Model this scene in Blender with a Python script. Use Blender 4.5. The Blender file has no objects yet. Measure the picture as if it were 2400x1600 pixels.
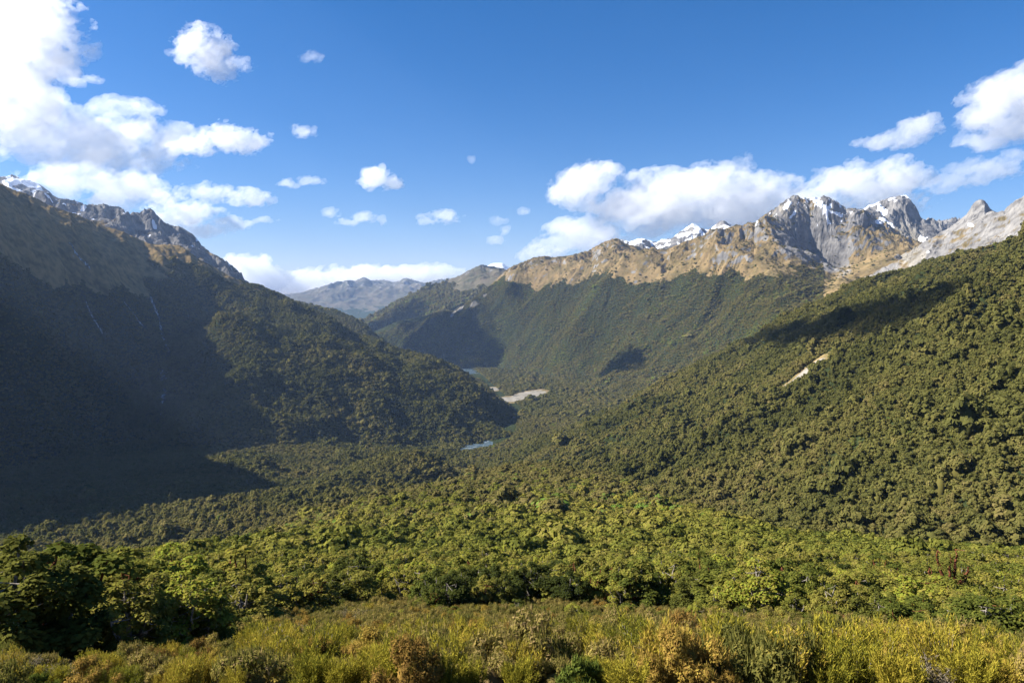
import bpy, bmesh, math, random
import numpy as np
from mathutils import Vector

random.seed(7)
rng = np.random.default_rng(7)
scene = bpy.context.scene
col = scene.collection
R = math.radians

# ------------------------------------------------------------------ camera
FPX = 1714.0                       # focal length in pixels of the 2400 wide photograph
PITCH = math.atan(100 / FPX)       # the camera looks slightly down
cam_d = bpy.data.cameras.new('camera')
cam_d.sensor_width = 36.0
cam_d.lens = 36.0 * FPX / 2400
cam_d.clip_start = 0.5
cam_d.clip_end = 200000
cam = bpy.data.objects.new('camera', cam_d)
col.objects.link(cam)
cam.rotation_euler = (math.pi / 2 - PITCH, 0, 0)
scene.camera = cam

# ------------------------------------------------------------------ sky, sun, exposure
SUN_AZ, SUN_EL = -91.0, 37.0       # degrees; azimuth from the view direction, negative = left
world = bpy.data.worlds.new('World')
scene.world = world
world.use_nodes = True
wn = world.node_tree.nodes
wl = world.node_tree.links
wn.clear()
sky = wn.new('ShaderNodeTexSky')
sky.sky_type = 'NISHITA'
sky.sun_disc = False
sky.sun_elevation = R(SUN_EL)
sky.sun_rotation = R(SUN_AZ)
sky.altitude = 900
sky.air_density = 1.0
sky.dust_density = 0.4
sky.ozone_density = 4.0
bg = wn.new('ShaderNodeBackground')
bg.inputs['Strength'].default_value = 0.050
wo = wn.new('ShaderNodeOutputWorld')
hs = wn.new('ShaderNodeHueSaturation')
hs.inputs['Saturation'].default_value = 1.34
wl.new(sky.outputs[0], hs.inputs['Color'])
tn = wn.new('ShaderNodeMix')
tn.data_type = 'RGBA'
tn.blend_type = 'MULTIPLY'
tn.inputs[0].default_value = 1.0
tn.inputs[7].default_value = (1.06, 0.90, 1.0, 1)
wl.new(hs.outputs[0], tn.inputs[6])
wl.new(tn.outputs[2], bg.inputs['Color'])
wl.new(bg.outputs[0], wo.inputs['Surface'])

sun_d = bpy.data.lights.new('sun', 'SUN')
sun_d.energy = 5.0
sun_d.angle = R(0.53)
sun_d.color = (1.0, 0.95, 0.86)
sun = bpy.data.objects.new('sun', sun_d)
col.objects.link(sun)
sdir = Vector((math.sin(R(SUN_AZ)) * math.cos(R(SUN_EL)), math.cos(R(SUN_AZ)) * math.cos(R(SUN_EL)), math.sin(R(SUN_EL))))
sun.rotation_euler = sdir.to_track_quat('Z', 'Y').to_euler()

scene.view_settings.view_transform = 'Standard'
scene.view_settings.look = 'None'
scene.view_settings.gamma = 1.0
scene.view_settings.exposure = 1.52
cy = scene.cycles
cy.max_bounces = 40
cy.diffuse_bounces = 2
cy.glossy_bounces = 1
cy.transmission_bounces = 2
cy.volume_bounces = 40
cy.transparent_max_bounces = 4

# ------------------------------------------------------------------ numpy helpers
_perm = np.random.default_rng(11).permutation(256)
_perm = np.concatenate([_perm, _perm, _perm])
_ang = np.random.default_rng(12).uniform(0, 2 * np.pi, 256)
_gx, _gy = np.cos(_ang), np.sin(_ang)


def perlin(x, y, seed=0):
    x = x + seed * 17.31
    y = y - seed * 9.77
    xi = np.floor(x).astype(np.int64)
    yi = np.floor(y).astype(np.int64)
    xf, yf = x - xi, y - yi
    u = xf * xf * xf * (xf * (xf * 6 - 15) + 10)
    v = yf * yf * yf * (yf * (yf * 6 - 15) + 10)

    def g(ix, iy, fx, fy):
        h = _perm[_perm[ix & 255] + (iy & 255)]
        return _gx[h] * fx + _gy[h] * fy
    a = g(xi, yi, xf, yf)
    b = g(xi + 1, yi, xf - 1, yf)
    c = g(xi, yi + 1, xf, yf - 1)
    d = g(xi + 1, yi + 1, xf - 1, yf - 1)
    return (a + u * (b - a) + v * (c + u * (d - c) - (a + u * (b - a)))) * 1.5


def fbm(x, y, octv=5, seed=0, gain=0.5, ridged=False):
    s = 0
    amp, f = 1.0, 1.0
    for o in range(octv):
        n = perlin(x * f, y * f, seed + o * 3)
        if ridged:
            n = 1 - 2 * np.abs(n)
        s = s + n * amp
        amp *= gain
        f *= 2.03
    return s


def sstep(a, b, x):
    t = np.clip((x - a) / (b - a), 0, 1)
    return t * t * (3 - 2 * t)


def pix(px, py, Y):
    """photograph pixel (2400x1600) at forward distance Y -> world point"""
    a, b = (px - 1200) / FPX, -(py - 800) / FPX
    dy = math.cos(PITCH) + b * math.sin(PITCH)
    dz = b * math.cos(PITCH) - math.sin(PITCH)
    k = Y / dy
    return (a * k, Y, dz * k)


def proj(x, y, z):
    """world -> photograph pixel"""
    cz = y * math.cos(PITCH) - z * math.sin(PITCH)
    cu = y * math.sin(PITCH) + z * math.cos(PITCH)
    return 1200 + FPX * x / cz, 800 - FPX * cu / cz


class Sheet:
    """a landform: smooth height field through known points plus relief"""

    def __init__(self, name, pts, relief=None, scale=1000.0, reg=1e-4):
        P = np.array([pix(*p) if len(p) == 3 else p[:3] for p in pts], float)
        self.name, self.relief, self.scale = name, relief, scale
        xy = P[:, :2] / scale
        self.xy = xy
        n = len(P)
        if relief:                                  # the known points already include the relief
            rr = 0
            for k in range(9):
                q = 0.0 if k == 0 else 0.02 * scale
                rr = rr + relief(P[:, 0] + q * math.cos(k * 0.785), P[:, 1] + q * math.sin(k * 0.785), P[:, 2])
            P[:, 2] -= np.clip(rr / 9, -120, 120)
        K = self._k(xy, xy) + np.eye(n) * reg
        A = np.zeros((n + 3, n + 3))
        A[:n, :n] = K
        A[:n, n] = 1
        A[:n, n + 1:] = xy
        A[n:, :n] = A[:n, n:].T
        b = np.zeros(n + 3)
        b[:n] = P[:, 2]
        self.w = np.linalg.solve(A, b)

    @staticmethod
    def _k(a, b):
        d2 = ((a[:, None, :] - b[None, :, :]) ** 2).sum(-1)
        return 0.5 * d2 * np.log(d2 + 1e-12)

    def base(self, x, y):
        sh = x.shape
        q = np.stack([x.ravel(), y.ravel()], 1) / self.scale
        out = np.empty(len(q))
        n = len(self.xy)
        for i in range(0, len(q), 40000):
            c = q[i:i + 40000]
            out[i:i + 40000] = self._k(c, self.xy) @ self.w[:n] + self.w[n] + c @ self.w[n + 1:]
        return out.reshape(sh)

    crest = None

    def z(self, x, y):
        b = self.base(x, y)
        z = b + self.relief(x, y, b) if self.relief else b
        if self.crest:
            for cu, cy_, cd, wd in self.crest:
                u = x / np.maximum(y, 1.0)
                z = z + np.interp(u, cu, cd) * np.exp(-((y - np.interp(u, cu, cy_)) / wd) ** 2)
        return z

    def survey(self, line, y0, y1, wd, rounds=3, step=7.0):
        """raise or lower the crest of the landform to its surveyed ridge heights"""
        L_ = np.array(line, float)
        self.crest = []
        px_ = np.arange(L_[0, 0], L_[-1, 0] + 0.1, step)
        t = np.interp(px_, L_[:, 0], L_[:, 1])
        ys = np.linspace(y0, y1, 420)
        X = (px_[:, None] - 1200) / FPX * ys[None, :]
        Yg_ = np.repeat(ys[None, :], len(px_), 0)
        for r in range(rounds):
            _, py = proj(X, Yg_, self.z(X, Yg_))
            i = py.argmin(1)
            yc = ys[i]
            if len(yc) > 9:
                yc = np.convolve(np.pad(yc, 4, mode='edge'), np.ones(9) / 9, 'valid')
            d = (py.min(1) - t) * yc / FPX
            self.crest.append(((px_ - 1200) / FPX, yc, d, wd))


def W(x, y, z):
    return (x, y, z, 0)


# ------------------------------------------------------------------ landforms
def r_ground(x, y, b):
    d = np.hypot(x, y)
    return fbm(x / 90, y / 90, 4, 3) * np.clip(d / 60, 0.15, 5.0) + fbm(x / 260, y / 260, 3, 5) * np.clip((d - 250) / 60, 0, 10)


G0 = []
for px_, off in ((-500, 0), (0, 0), (400, 0), (800, 0), (1200, 0), (1600, 0), (2000, 0), (2400, 0), (2900, 0)):
    for py, Y in ((1600, 18), (1500, 45), (1430, 85), (1396, 130), (1326, 230)):
        if Y > 100 and px_ < 300:
            py = py + 10
        G0.append((px_, py, Y))
G0 += [W(x, 0, -1.8 - 0.02 * abs(x)) for x in (-40, -15, 0, 15, 40)]
G0 += [(1200, 1268, 350), (1200, 1211, 520), (1200, 1159, 750), (1220, 1112, 1000), (1240, 1095, 1100),
       (1000, 1145, 850), (900, 1188, 650), (830, 1230, 500), (720, 1282, 350),
       (1450, 1265, 360), (1430, 1205, 520), (1400, 1160, 720), (1380, 1128, 900),
       (1700, 1265, 350), (1650, 1205, 500), (1900, 1300, 260)]
G0 += [W(60, 1350, -345), W(-250, 1250, -370), W(-400, 1000, -360), W(-420, 700, -300), W(-400, 450, -240), W(-380, 330, -190), W(-300, 250, -135),
       W(330, 1000, -330), W(330, 750, -290), W(330, 560, -245), W(300, 420, -190), W(400, 330, -165), W(460, 300, -170), W(-700, 700, -380), W(-500, 250, -220), W(100, 1700, -430), W(-600, 1300, -450)]
ground = Sheet('hillside', G0, r_ground, 300.0)


def r_valley(x, y, b):
    return fbm(x / 400, y / 400, 4, 21) * 6


V0 = [(-300, 1345, 880), (0, 1302, 950), (300, 1264, 1000), (600, 1207, 1150), (850, 1157, 1350),
      (0, 1210, 1400), (250, 1180, 1550), (450, 1110, 1950), (600, 1052, 2420), (800, 1045, 2650), (1000, 1063, 2740),
      (1000, 1112, 2150), (850, 1138, 1780), (1170, 1030, 3080), (1200, 985, 3500), (1240, 925, 4500), (1110, 872, 6000),
      (1050, 855, 7000), (1000, 840, 8000), (900, 800, 12000), (700, 760, 20000), (1300, 1000, 3250), (1400, 1060, 2250), (1350, 1115, 1450),
      (1500, 945, 4000), (1400, 900, 5000), (1300, 872, 6000), (2100, 945, 4000), (2000, 1050, 2500), (500, 950, 4000), (-400, 950, 4000), (-900, 1200, 2000),
      (1100, 1150, 1500)]
valley = Sheet('valley', V0, r_valley, 1500.0)


def r_hum(x, y, b):
    return fbm(x / 150, y / 150, 4, 31) * 8


c = pix(945, 1052, 1900)
H0 = [c + (0,), (870, 1082, 1850), (1030, 1080, 1900), (820, 1112, 1750), (740, 1140, 1650)]
H0 += [(1085, 1118, 1930), (1100, 1125, 1850)]
H0 += [W(c[0] + 320 * math.cos(a), c[1] + 330 * math.sin(a), -520) for a in np.linspace(0, 6.28, 9)[:-1]]
hummock = Sheet('hummock', H0, r_hum, 300.0)


def r_right(x, y, b):
    # gullies run down the slope, towards the left and slightly towards the camera
    a = R(200)
    dx, dy = math.cos(a), math.sin(a)
    wx = fbm(x / 500, y / 500, 3, 41) * 120
    u = (x * -dy + y * dx + wx)
    v = x * dx + y * dy
    g = fbm(u / 240, v / 520, 4, 43, 0.5, True)
    k = np.clip((y - 250) / 700, 0.25, 1)
    return ((g - 0.9) * 22 + fbm(x / 170, y / 170, 4, 45) * 14) * k


RS = [(1350, 1118, 1350), (1500, 1150, 1050), (1700, 1200, 800), (1960, 1305, 480), (2100, 1330, 420), (2400, 1350, 380)]
RS += [(2400, p, Y) for p, Y in ((1265, 420), (1110, 490), (958, 570), (806, 690), (706, 850), (625, 1150), (550, 1700))]
RS += [(2100, p, Y) for p, Y in ((1215, 520), (1110, 600), (1010, 710), (908, 860), (806, 1080), (725, 1400), (664, 1900), (627, 2500))]
RS += [(1960, 674, 2700)]
RS += [(1800, p, Y) for p, Y in ((1235, 680), (1112, 860), (1010, 1080), (928, 1350), (856, 1700), (795, 2150), (750, 2600))]
RS += [(1600, p, Y) for p, Y in ((1160, 900), (1058, 1250), (987, 1650), (925, 2100), (885, 2500))]
RS += [(1450, p, Y) for p, Y in ((1126, 1250), (1056, 1600), (1006, 1950), (965, 2500))]
RS += [W(1465, 3300, -150), W(1610, 2300, 130), W(1120, 3200, -300), W(725, 3100, -470), W(465, 3200, -560), W(1680, 3200, -20), W(2400, 3300, 100),
       (2700, 1340, 330), (2700, 1050, 430), (2700, 720, 620), (2700, 520, 1000), (2700, 440, 1700), W(2600, 2600, 420), W(150, 2400, -480), W(60, 1700, -420)]
right_hill = Sheet('right_hillside', RS, r_right, 800.0)


def rocky(x, y, z0, amp, L, seed):
    return fbm(x / L + fbm(x / L, y / L, 2, seed + 50) * 0.35, y / L, 6, seed, 0.52, True) * amp - 0.95 * amp


def r_range(x, y, b):
    a = R(218)
    dx, dy = math.cos(a), math.sin(a)
    wx = fbm(x / 900, y / 900, 3, 61) * 260
    u = (x * -dy + y * dx + wx)
    v = x * dx + y * dy
    g = fbm(u / 480, v / 1300, 5, 63, 0.5, True) - 0.9
    t = sstep(150, 420, b)
    big = fbm(u / 1100, v / 2600, 2, 66, 0.5, True) - 0.5
    return g * (36 - 4 * t) + big * 62 * (1 - 0.5 * t) + fbm(x / 330, y / 330, 4, 65) * 30 * (1 - t) + t * (rocky(x, y, b, 50, 480, 67) + (fbm(x / 130 + 0.4 * fbm(x / 200, y / 200, 2, 69), y / 130, 4, 68, 0.55, True) - 0.9) * (10 + 14 * sstep(420, 650, b)))


FR = [(860, 790, 7500), (940, 752, 7500), (1010, 735, 7300), (1060, 715, 7200), (1140, 665, 7200), (1190, 622, 7300), (1220, 607, 7300), (1290, 602, 7200),
      (1370, 580, 7000), (1440, 572, 6800), (1500, 590, 6700), (1560, 582, 6700), (1620, 552, 6900), (1690, 532, 6800), (1760, 518, 6300), (1800, 494, 6100),
      (1838, 474, 6000), (1858, 460, 6000), (1878, 464, 6000), (1895, 474, 6000), (1915, 464, 6000), (1938, 462, 6000), (1956, 480, 6000), (1985, 494, 6000), (2010, 500, 6050),
      (1200, 640, 6900), (1420, 660, 5900), (1600, 635, 5500), (1800, 622, 5100), (1785, 575, 5350), (1830, 520, 5700), (1900, 570, 5900), (1950, 610, 5800), (2000, 640, 5600), (1950, 660, 4900), (2040, 665, 4900),
      (1100, 780, 6700), (1300, 760, 6200), (1500, 760, 5300), (1700, 740, 4700), (1900, 720, 4200),
      (1000, 830, 7000), (1200, 850, 6200), (1400, 850, 5400), (1550, 870, 4600), (1700, 840, 4200), (2000, 770, 3800),
      (1300, 905, 5200), (1500, 930, 4200), (1150, 868, 6400), (920, 800, 7400),
      (2060, 600, 5400), (2100, 590, 5700), (2180, 590, 5600)]
FR += [W(px_, Y, zz) for px_, Y, zz in ((-1600, 8500, -600), (-300, 8500, -300), (400, 8500, -100), (1600, 8200, 0), (2700, 8000, 150), (3900, 7200, 300), (3600, 6400, 350), (4300, 6300, 300))]
rng_sheet = Sheet('mountain_range', FR, r_range, 2500.0)


def r_peak(x, y, b):
    return rocky(x, y, b, 62, 360, 71) * sstep(-100, 400, b) + fbm(x / 90, y / 90, 3, 73, 0.5, True) * 8


P0 = [(1985, 505, 6600), (2010, 492, 6700), (2040, 480, 6800), (2090, 462, 6900), (2120, 468, 6900), (2145, 502, 6900), (2165, 522, 6900),
      (2090, 520, 6500), (2130, 560, 6300), (2060, 560, 6300), (2180, 560, 6400), (2200, 528, 7300), (2240, 515, 7600), (2270, 520, 7600), (2100, 600, 5900), (2180, 600, 5800)]
P0 += [W(x, y, z) for x, y, z in ((2800, 5600, 150), (2500, 7200, 200), (3000, 8200, 200), (4000, 8400, 350), (5000, 8400, 500), (4800, 6600, 400), (4600, 7400, 700))]
peak = Sheet('rocky_peak', P0, r_peak, 2000.0)


def r_cone(x, y, b):
    kx, ky, _ = pix(2289, 470, 5300)
    kd = np.hypot((x - kx) / 105, (y - ky) / 150)
    knob = 85 * np.exp(-kd ** 3)
    return rocky(x, y, b, 30, 420, 81) + (fbm(x / 80, y / 80, 4, 83, 0.5, True) - 0.9) * 10 + knob


K0 = [(2170, 568, 5300), (2205, 542, 5300), (2240, 512, 5300), (2265, 498, 5300), (2290, 494, 5300), (2312, 500, 5300), (2332, 506, 5250), (2362, 480, 4700), (2400, 450, 4300), (2500, 400, 4000),
      (2150, 600, 4900), (2250, 585, 4200), (2330, 560, 3900), (2400, 540, 3400), (2200, 610, 3900), (2090, 640, 4500), (2290, 530, 4800), (2500, 560, 2900)]
K0 += [W(x, y, z) for x, y, z in ((3000, 6000, 200), (3500, 6300, 250), (4200, 6200, 300), (4500, 5200, 500), (2200, 4300, 40), (4300, 3500, 900), (1900, 3600, -150), (3600, 4900, 560))]
cone = Sheet('cone_peak', K0, r_cone, 1800.0)


def r_left(x, y, b):
    t = sstep(60, 230, b)
    a = R(-50)
    dx, dy = math.cos(a), math.sin(a)
    u = x * -dy + y * dx + fbm(x / 600, y / 600, 2, 91) * 140
    g = fbm(u / 330, (x * dx + y * dy) / 1200, 4, 93, 0.5, True)
    return (g - 0.9) * 20 + fbm(x / 280, y / 280, 4, 95) * 40 * (1 - t) + t * (rocky(x, y, b, 24, 300, 97) + fbm(x / 80, y / 80, 3, 98, 0.5, True) * 5)


LM = [(-250, 425, 2850), (0, 428, 3200), (100, 473, 3500), (200, 514, 3750), (300, 555, 4000), (420, 580, 4200), (455, 604, 4250), (520, 643, 4350), (600, 672, 4400),
      (700, 716, 4350), (800, 759, 4200), (880, 796, 4100), (1000, 835, 3900), (1060, 864, 3750), (1120, 906, 3600), (1172, 955, 3450), (1195, 992, 3390),
      (520, 740, 3250), (600, 770, 3300), (700, 825, 3250), (800, 858, 3250), (900, 905, 3200), (1000, 948, 3180), (1100, 985, 3200),
      (1150, 1034, 3080), (1000, 1060, 2790), (800, 1048, 2680), (600, 1050, 2450),
      (550, 900, 2750), (490, 1000, 2450), (700, 930, 2900), (850, 985, 2900),
      (350, 690, 3650), (375, 800, 3450), (385, 900, 3150), (380, 960, 2900), (430, 1060, 2420),
      (0, 625, 2480), (150, 645, 2950), (260, 640, 3400), (0, 800, 2380), (150, 800, 2750), (250, 850, 3050), (0, 1000, 2220), (200, 1000, 2600), (0, 1150, 2060), (300, 1080, 2430),
      (450, 1115, 2050), W(-1780, 1950, 240), W(-1880, 2250, 210), (-300, 1100, 1650), (-700, 900, 1400), (-700, 430, 2200), W(-1700, 1250, 330), W(-1720, 1650, 240), W(-1180, 1250, -260), W(-1900, 900, 380), W(-1350, 850, -250)]
LM += [W(x, y, z) for x, y, z in ((-3000, 4900, 150), (-2200, 5100, 0), (-1200, 5100, -300), (-500, 4900, -560), (100, 4200, -600), (150, 3300, -620), (-3900, 4000, 450), (-300, 2500, -560), (-620, 1700, -480))]
left_mtn = Sheet('left_mountain', LM, r_left, 1500.0)


def r_crag(x, y, b):
    return rocky(x, y, b, 52, 330, 101) * sstep(-250, 250, b) + fbm(x / 60, y / 60, 3, 103, 0.5, True) * 6 * sstep(100, 300, b)


CR = [(px_, py, Y * 1.25) for px_, py, Y in ((-200, 445, 4500), (60, 460, 4400), (130, 464, 4300), (190, 474, 4300), (250, 486, 4300), (300, 500, 4250), (345, 494, 4200), (375, 502, 4200), (395, 530, 4150), (470, 585, 4100), (520, 624, 4050), (578, 660, 4000), (640, 720, 3980), (720, 800, 3950),
      (-100, 560, 3700), (200, 600, 3700), (400, 660, 3600), (500, 720, 3600), (600, 800, 3600))]
CR += [W(x * 1.25, y * 1.25, z) for x, y, z in ((-3500, 5600, 150), (-2700, 5500, 100), (-2000, 5200, -50), (-1400, 4900, -250), (-900, 4700, -450), (-5000, 5200, 600))]
crag = Sheet('crag_ridge', CR, r_crag, 1500.0)


def r_snow(x, y, b):
    return rocky(x, y, b, 50, 420, 111)


SN = [(-200, 390, 7000), (0, 418, 7000), (45, 418, 7000), (100, 440, 7000), (145, 462, 7000), (200, 500, 6900), (300, 560, 6800), (0, 500, 6300), (150, 560, 6200), (-200, 520, 6200)]
SN += [W(x, y, z) for x, y, z in ((-6500, 8500, 500), (-5000, 8500, 300), (-3800, 8300, 0), (-3400, 6800, -100))]
snow_peak = Sheet('snow_peak', SN, r_snow, 2500.0)


def r_back(x, y, b):
    return fbm(x / 500, y / 500, 5, 121) * 22


BK = [(560, 680, 6000), (690, 708, 5900), (760, 728, 5800), (850, 765, 5500), (895, 803, 5300), (915, 830, 5200), (960, 880, 5100), (700, 780, 5200), (850, 850, 4900)]
BK += [W(x, y, z) for x, y, z in ((-2500, 7000, -200), (-1500, 6900, -350), (-700, 6500, -600), (-300, 5800, -640), (-400, 4900, -640), (-2000, 5000, -200), (-2800, 5900, 100))]
back_ridge = Sheet('back_ridge', BK, r_back, 1500.0)


def r_f2(x, y, b):
    t = sstep(100, 330, b)
    a = R(215)
    dx, dy = math.cos(a), math.sin(a)
    u = x * -dy + y * dx + fbm(x / 1200, y / 1200, 3, 131) * 300
    return fbm(u / 700, (x * dx + y * dy) / 2500, 4, 133, 0.5, True) * 45 - 42 + t * rocky(x, y, b, 55, 700, 135)


F2 = [(800, 765, 11500), (850, 748, 11000), (940, 712, 10500), (1040, 667, 10200), (1090, 636, 10000), (1130, 622, 10000), (1180, 632, 10000), (1250, 640, 10000),
      (870, 790, 9000), (960, 780, 8500), (1050, 740, 8500), (1150, 700, 8600), (1250, 700, 8500)]
F2 += [W(x, y, z) for x, y, z in ((-2800, 12500, -500), (-1200, 12500, -100), (200, 12000, 100), (1000, 11500, 100), (-1700, 8700, -620), (-2700, 10500, -620))]
second_range = Sheet('second_range', F2, r_f2, 3000.0)


def r_far(x, y, b):
    return (rocky(x, y, b, 130, 2600, 141) + rocky(x, y, b, 60, 700, 143)) * sstep(-600, 300, b)


FA = [(a, b, Y * 1.3) for a, b, Y in ((560, 700, 18000), (650, 696, 18000), (700, 690, 17500), (760, 672, 17000), (800, 662, 17000), (850, 650, 17000), (880, 662, 17000), (905, 665, 17000), (935, 658, 17000), (960, 652, 17300), (985, 662, 17300), (1010, 667, 17300), (1040, 664, 17800), (1080, 655, 18000), (1180, 640, 18000), (1400, 640, 18000),
      (700, 740, 14500), (850, 745, 14500), (1000, 740, 14500), (1200, 720, 14500))]
FA += [W(x * 1.3, y * 1.3, z) for x, y, z in ((-9000, 21000, -300), (-5000, 21000, 0), (-1000, 21000, 100), (3000, 21000, 100))]
far_range = Sheet('far_range', FA, r_far, 5000.0)

SN2 = [(1120, 640, 13000), (1140, 622, 13000), (1160, 612, 13000), (1185, 618, 13000), (1200, 630, 13000), (1260, 620, 13000)]
SN2 += [W(x, y, z) for x, y, z in ((-1200, 12000, -100), (600, 12000, 0), (-1000, 14500, 0), (800, 14500, 100))]
far_snow = Sheet('far_snow_peak', SN2, lambda x, y, b: rocky(x, y, b, 40, 700, 151), 3000.0)

SN3 = [(1540, 575, 8300), (1570, 555, 8300), (1600, 535, 8300), (1622, 525, 8300), (1650, 540, 8300), (1690, 515, 8300), (1720, 525, 8300), (1760, 530, 8300), (1480, 560, 8200), (1450, 566, 8200), (1420, 575, 8200)]
SN3 += [W(x, y, z) for x, y, z in ((900, 7400, 200), (2900, 7300, 300), (900, 9400, 100), (3000, 9400, 200), (1800, 7300, 250))]
snow_range = Sheet('snow_range', SN3, lambda x, y, b: rocky(x, y, b, 60, 500, 161), 2500.0)

# surveyed ridge lines (photograph pixel column, row), nearest and farthest distance of the crest, depth of the ridge
RIDGES = [
    (rng_sheet, [(875, 778), (926, 755), (977, 744), (1045, 728), (1100, 704), (1147, 670), (1168, 650), (1191, 629), (1216, 618), (1233, 611), (1250, 603), (1280, 600), (1294, 603), (1332, 599), (1359, 592), (1383, 586), (1396, 577), (1406, 570), (1427, 563), (1441, 557), (1451, 560), (1461, 570), (1492, 577), (1512, 586), (1560, 586), (1577, 577), (1604, 565), (1631, 557), (1652, 550), (1662, 536), (1676, 540), (1693, 540), (1710, 531), (1727, 526), (1737, 531), (1750, 521), (1767, 521), (1777, 511), (1804, 492), (1818, 483), (1832, 471), (1845, 463), (1860, 456), (1867, 461), (1881, 465), (1888, 470), (1903, 460), (1908, 465), (1917, 461), (1929, 458), (1941, 465), (1954, 471), (1968, 482), (1978, 488), (1992, 487), (2002, 489), (2019, 489), (2035, 500)], 5600, 8200, 420),
    (peak, [(2000, 498), (2019, 488), (2029, 480), (2043, 478), (2056, 470), (2077, 463), (2094, 459), (2111, 457), (2121, 461), (2131, 475), (2141, 488), (2148, 505), (2152, 514), (2162, 517), (2175, 521), (2189, 517), (2206, 516), (2220, 510), (2230, 508), (2239, 512), (2260, 520)], 6200, 8200, 330),
    (cone, [(2179, 556), (2213, 536), (2240, 516), (2257, 502), (2262, 494), (2267, 482), (2276, 471), (2285, 467), (2295, 468), (2303, 473), (2308, 485), (2319, 497), (2325, 503), (2336, 497), (2349, 488), (2356, 480), (2370, 468), (2383, 463), (2400, 446), (2440, 425)], 3600, 5800, 300),
    (left_mtn, [(0, 424), (24, 434), (44, 445), (68, 452), (95, 464), (119, 478), (150, 490), (191, 503), (221, 518), (245, 527), (293, 542), (327, 558), (361, 573), (402, 573), (429, 576), (443, 586), (470, 607), (511, 629), (545, 649), (579, 664), (613, 671), (653, 689), (691, 709), (738, 730), (772, 743), (806, 767), (841, 784), (875, 795), (909, 809), (943, 823), (1001, 833), (1031, 847), (1079, 868), (1113, 894), (1147, 917), (1168, 940), (1185, 960), (1196, 985)], 3000, 4700, 420),
    (crag, [(40, 455), (61, 448), (71, 445), (85, 449), (99, 445), (119, 447), (136, 458), (150, 465), (167, 465), (186, 471), (201, 475), (211, 481), (225, 478), (235, 480), (252, 476), (266, 482), (286, 483), (300, 492), (313, 501), (322, 493), (329, 500), (337, 497), (351, 487), (364, 490), (378, 506), (392, 521), (409, 529), (426, 529), (443, 540), (463, 553), (477, 574), (497, 591), (518, 601), (545, 621), (562, 635), (579, 658)], 4700, 6200, 300),
    (snow_peak, [(-40, 408), (0, 413), (17, 414), (44, 409), (61, 417), (82, 422), (102, 431), (123, 444), (138, 460), (160, 475)], 6400, 8000, 350),
    (right_hill, [(1460, 948), (1543, 898), (1645, 846), (1747, 798), (1815, 753), (1880, 723), (1941, 697), (1975, 680), (2009, 657), (2050, 649), (2070, 640), (2111, 638), (2145, 625), (2179, 611), (2230, 601), (2281, 588), (2349, 568), (2400, 546)], 1400, 3200, 420),
    (back_ridge, [(690, 708), (701, 712), (732, 717), (762, 727), (789, 730), (813, 741), (834, 749), (851, 761), (868, 778), (892, 799), (909, 810), (930, 840)], 5000, 6700, 400),
    (second_range, [(840, 757), (854, 750), (892, 727), (936, 703), (977, 686), (1011, 671), (1035, 661), (1058, 653), (1079, 645), (1099, 633), (1130, 619), (1147, 624), (1168, 626), (1185, 631), (1220, 640)], 8600, 12000, 500),
    (far_range, [(640, 692), (669, 689), (704, 686), (711, 684), (738, 675), (759, 670), (783, 662), (796, 658), (806, 659), (812, 656), (827, 657), (837, 657), (854, 648), (871, 657), (885, 656), (902, 655), (922, 661), (936, 658), (951, 650), (967, 655), (984, 660), (1001, 664), (1018, 656), (1035, 654), (1070, 650)], 20000, 25500, 1300),
    (far_snow, [(1130, 632), (1144, 622), (1154, 617), (1178, 616), (1191, 626), (1210, 634)], 12300, 14200, 400),
    (snow_range, [(1440, 566), (1454, 560), (1475, 565), (1492, 560), (1505, 558), (1526, 565), (1536, 568), (1553, 560), (1570, 560), (1587, 546), (1604, 534), (1621, 523), (1631, 528), (1648, 538), (1659, 538), (1676, 524), (1689, 515), (1701, 521), (1720, 535)], 7600, 9200, 350),
    (hummock, [(800, 1104), (830, 1090), (870, 1078), (905, 1066), (945, 1060), (975, 1062), (1010, 1075), (1040, 1090), (1070, 1110)], 1500, 2300, 260),
]
for sh_, line, ya, yb, wd in RIDGES:
    sh_.survey(line, ya, yb, wd)

# name, sheet, (px range as tangent), (near, far), columns, rows
LAND = [
    (ground, -1.1, 1.1, 1.5, 1700, 420, 380, 'log'),
    (valley, -1.0, 0.9, 700, 27000, 300, 420, 'log'),
    (hummock, -0.34, 0.06, 1450, 2350, 160, 160, 'lin'),
    (right_hill, 0.0, 1.1, 320, 3400, 620, 620, 'log'),
    (rng_sheet, -0.30, 0.66, 3500, 8400, 900, 620, 'lin'),
    (peak, 0.40, 0.70, 5400, 8300, 420, 300, 'lin'),
    (cone, 0.48, 0.95, 2900, 6200, 420, 330, 'lin'),
    (left_mtn, -2.0, 0.06, 800, 5200, 940, 700, 'lin'),
    (crag, -1.0, -0.2, 4100, 6700, 620, 260, 'lin'),
    (snow_peak, -0.95, -0.50, 6000, 8300, 240, 160, 'lin'),
    (back_ridge, -0.42, -0.08, 4800, 6900, 240, 160, 'lin'),
    (second_range, -0.28, 0.10, 8300, 12400, 420, 260, 'lin'),
    (far_range, -0.42, 0.20, 18000, 27000, 460, 240, 'lin'),
    (far_snow, -0.08, 0.05, 12200, 14300, 120, 80, 'lin'),
    (snow_range, 0.1, 0.38, 7400, 9300, 260, 130, 'lin'),
]


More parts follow.
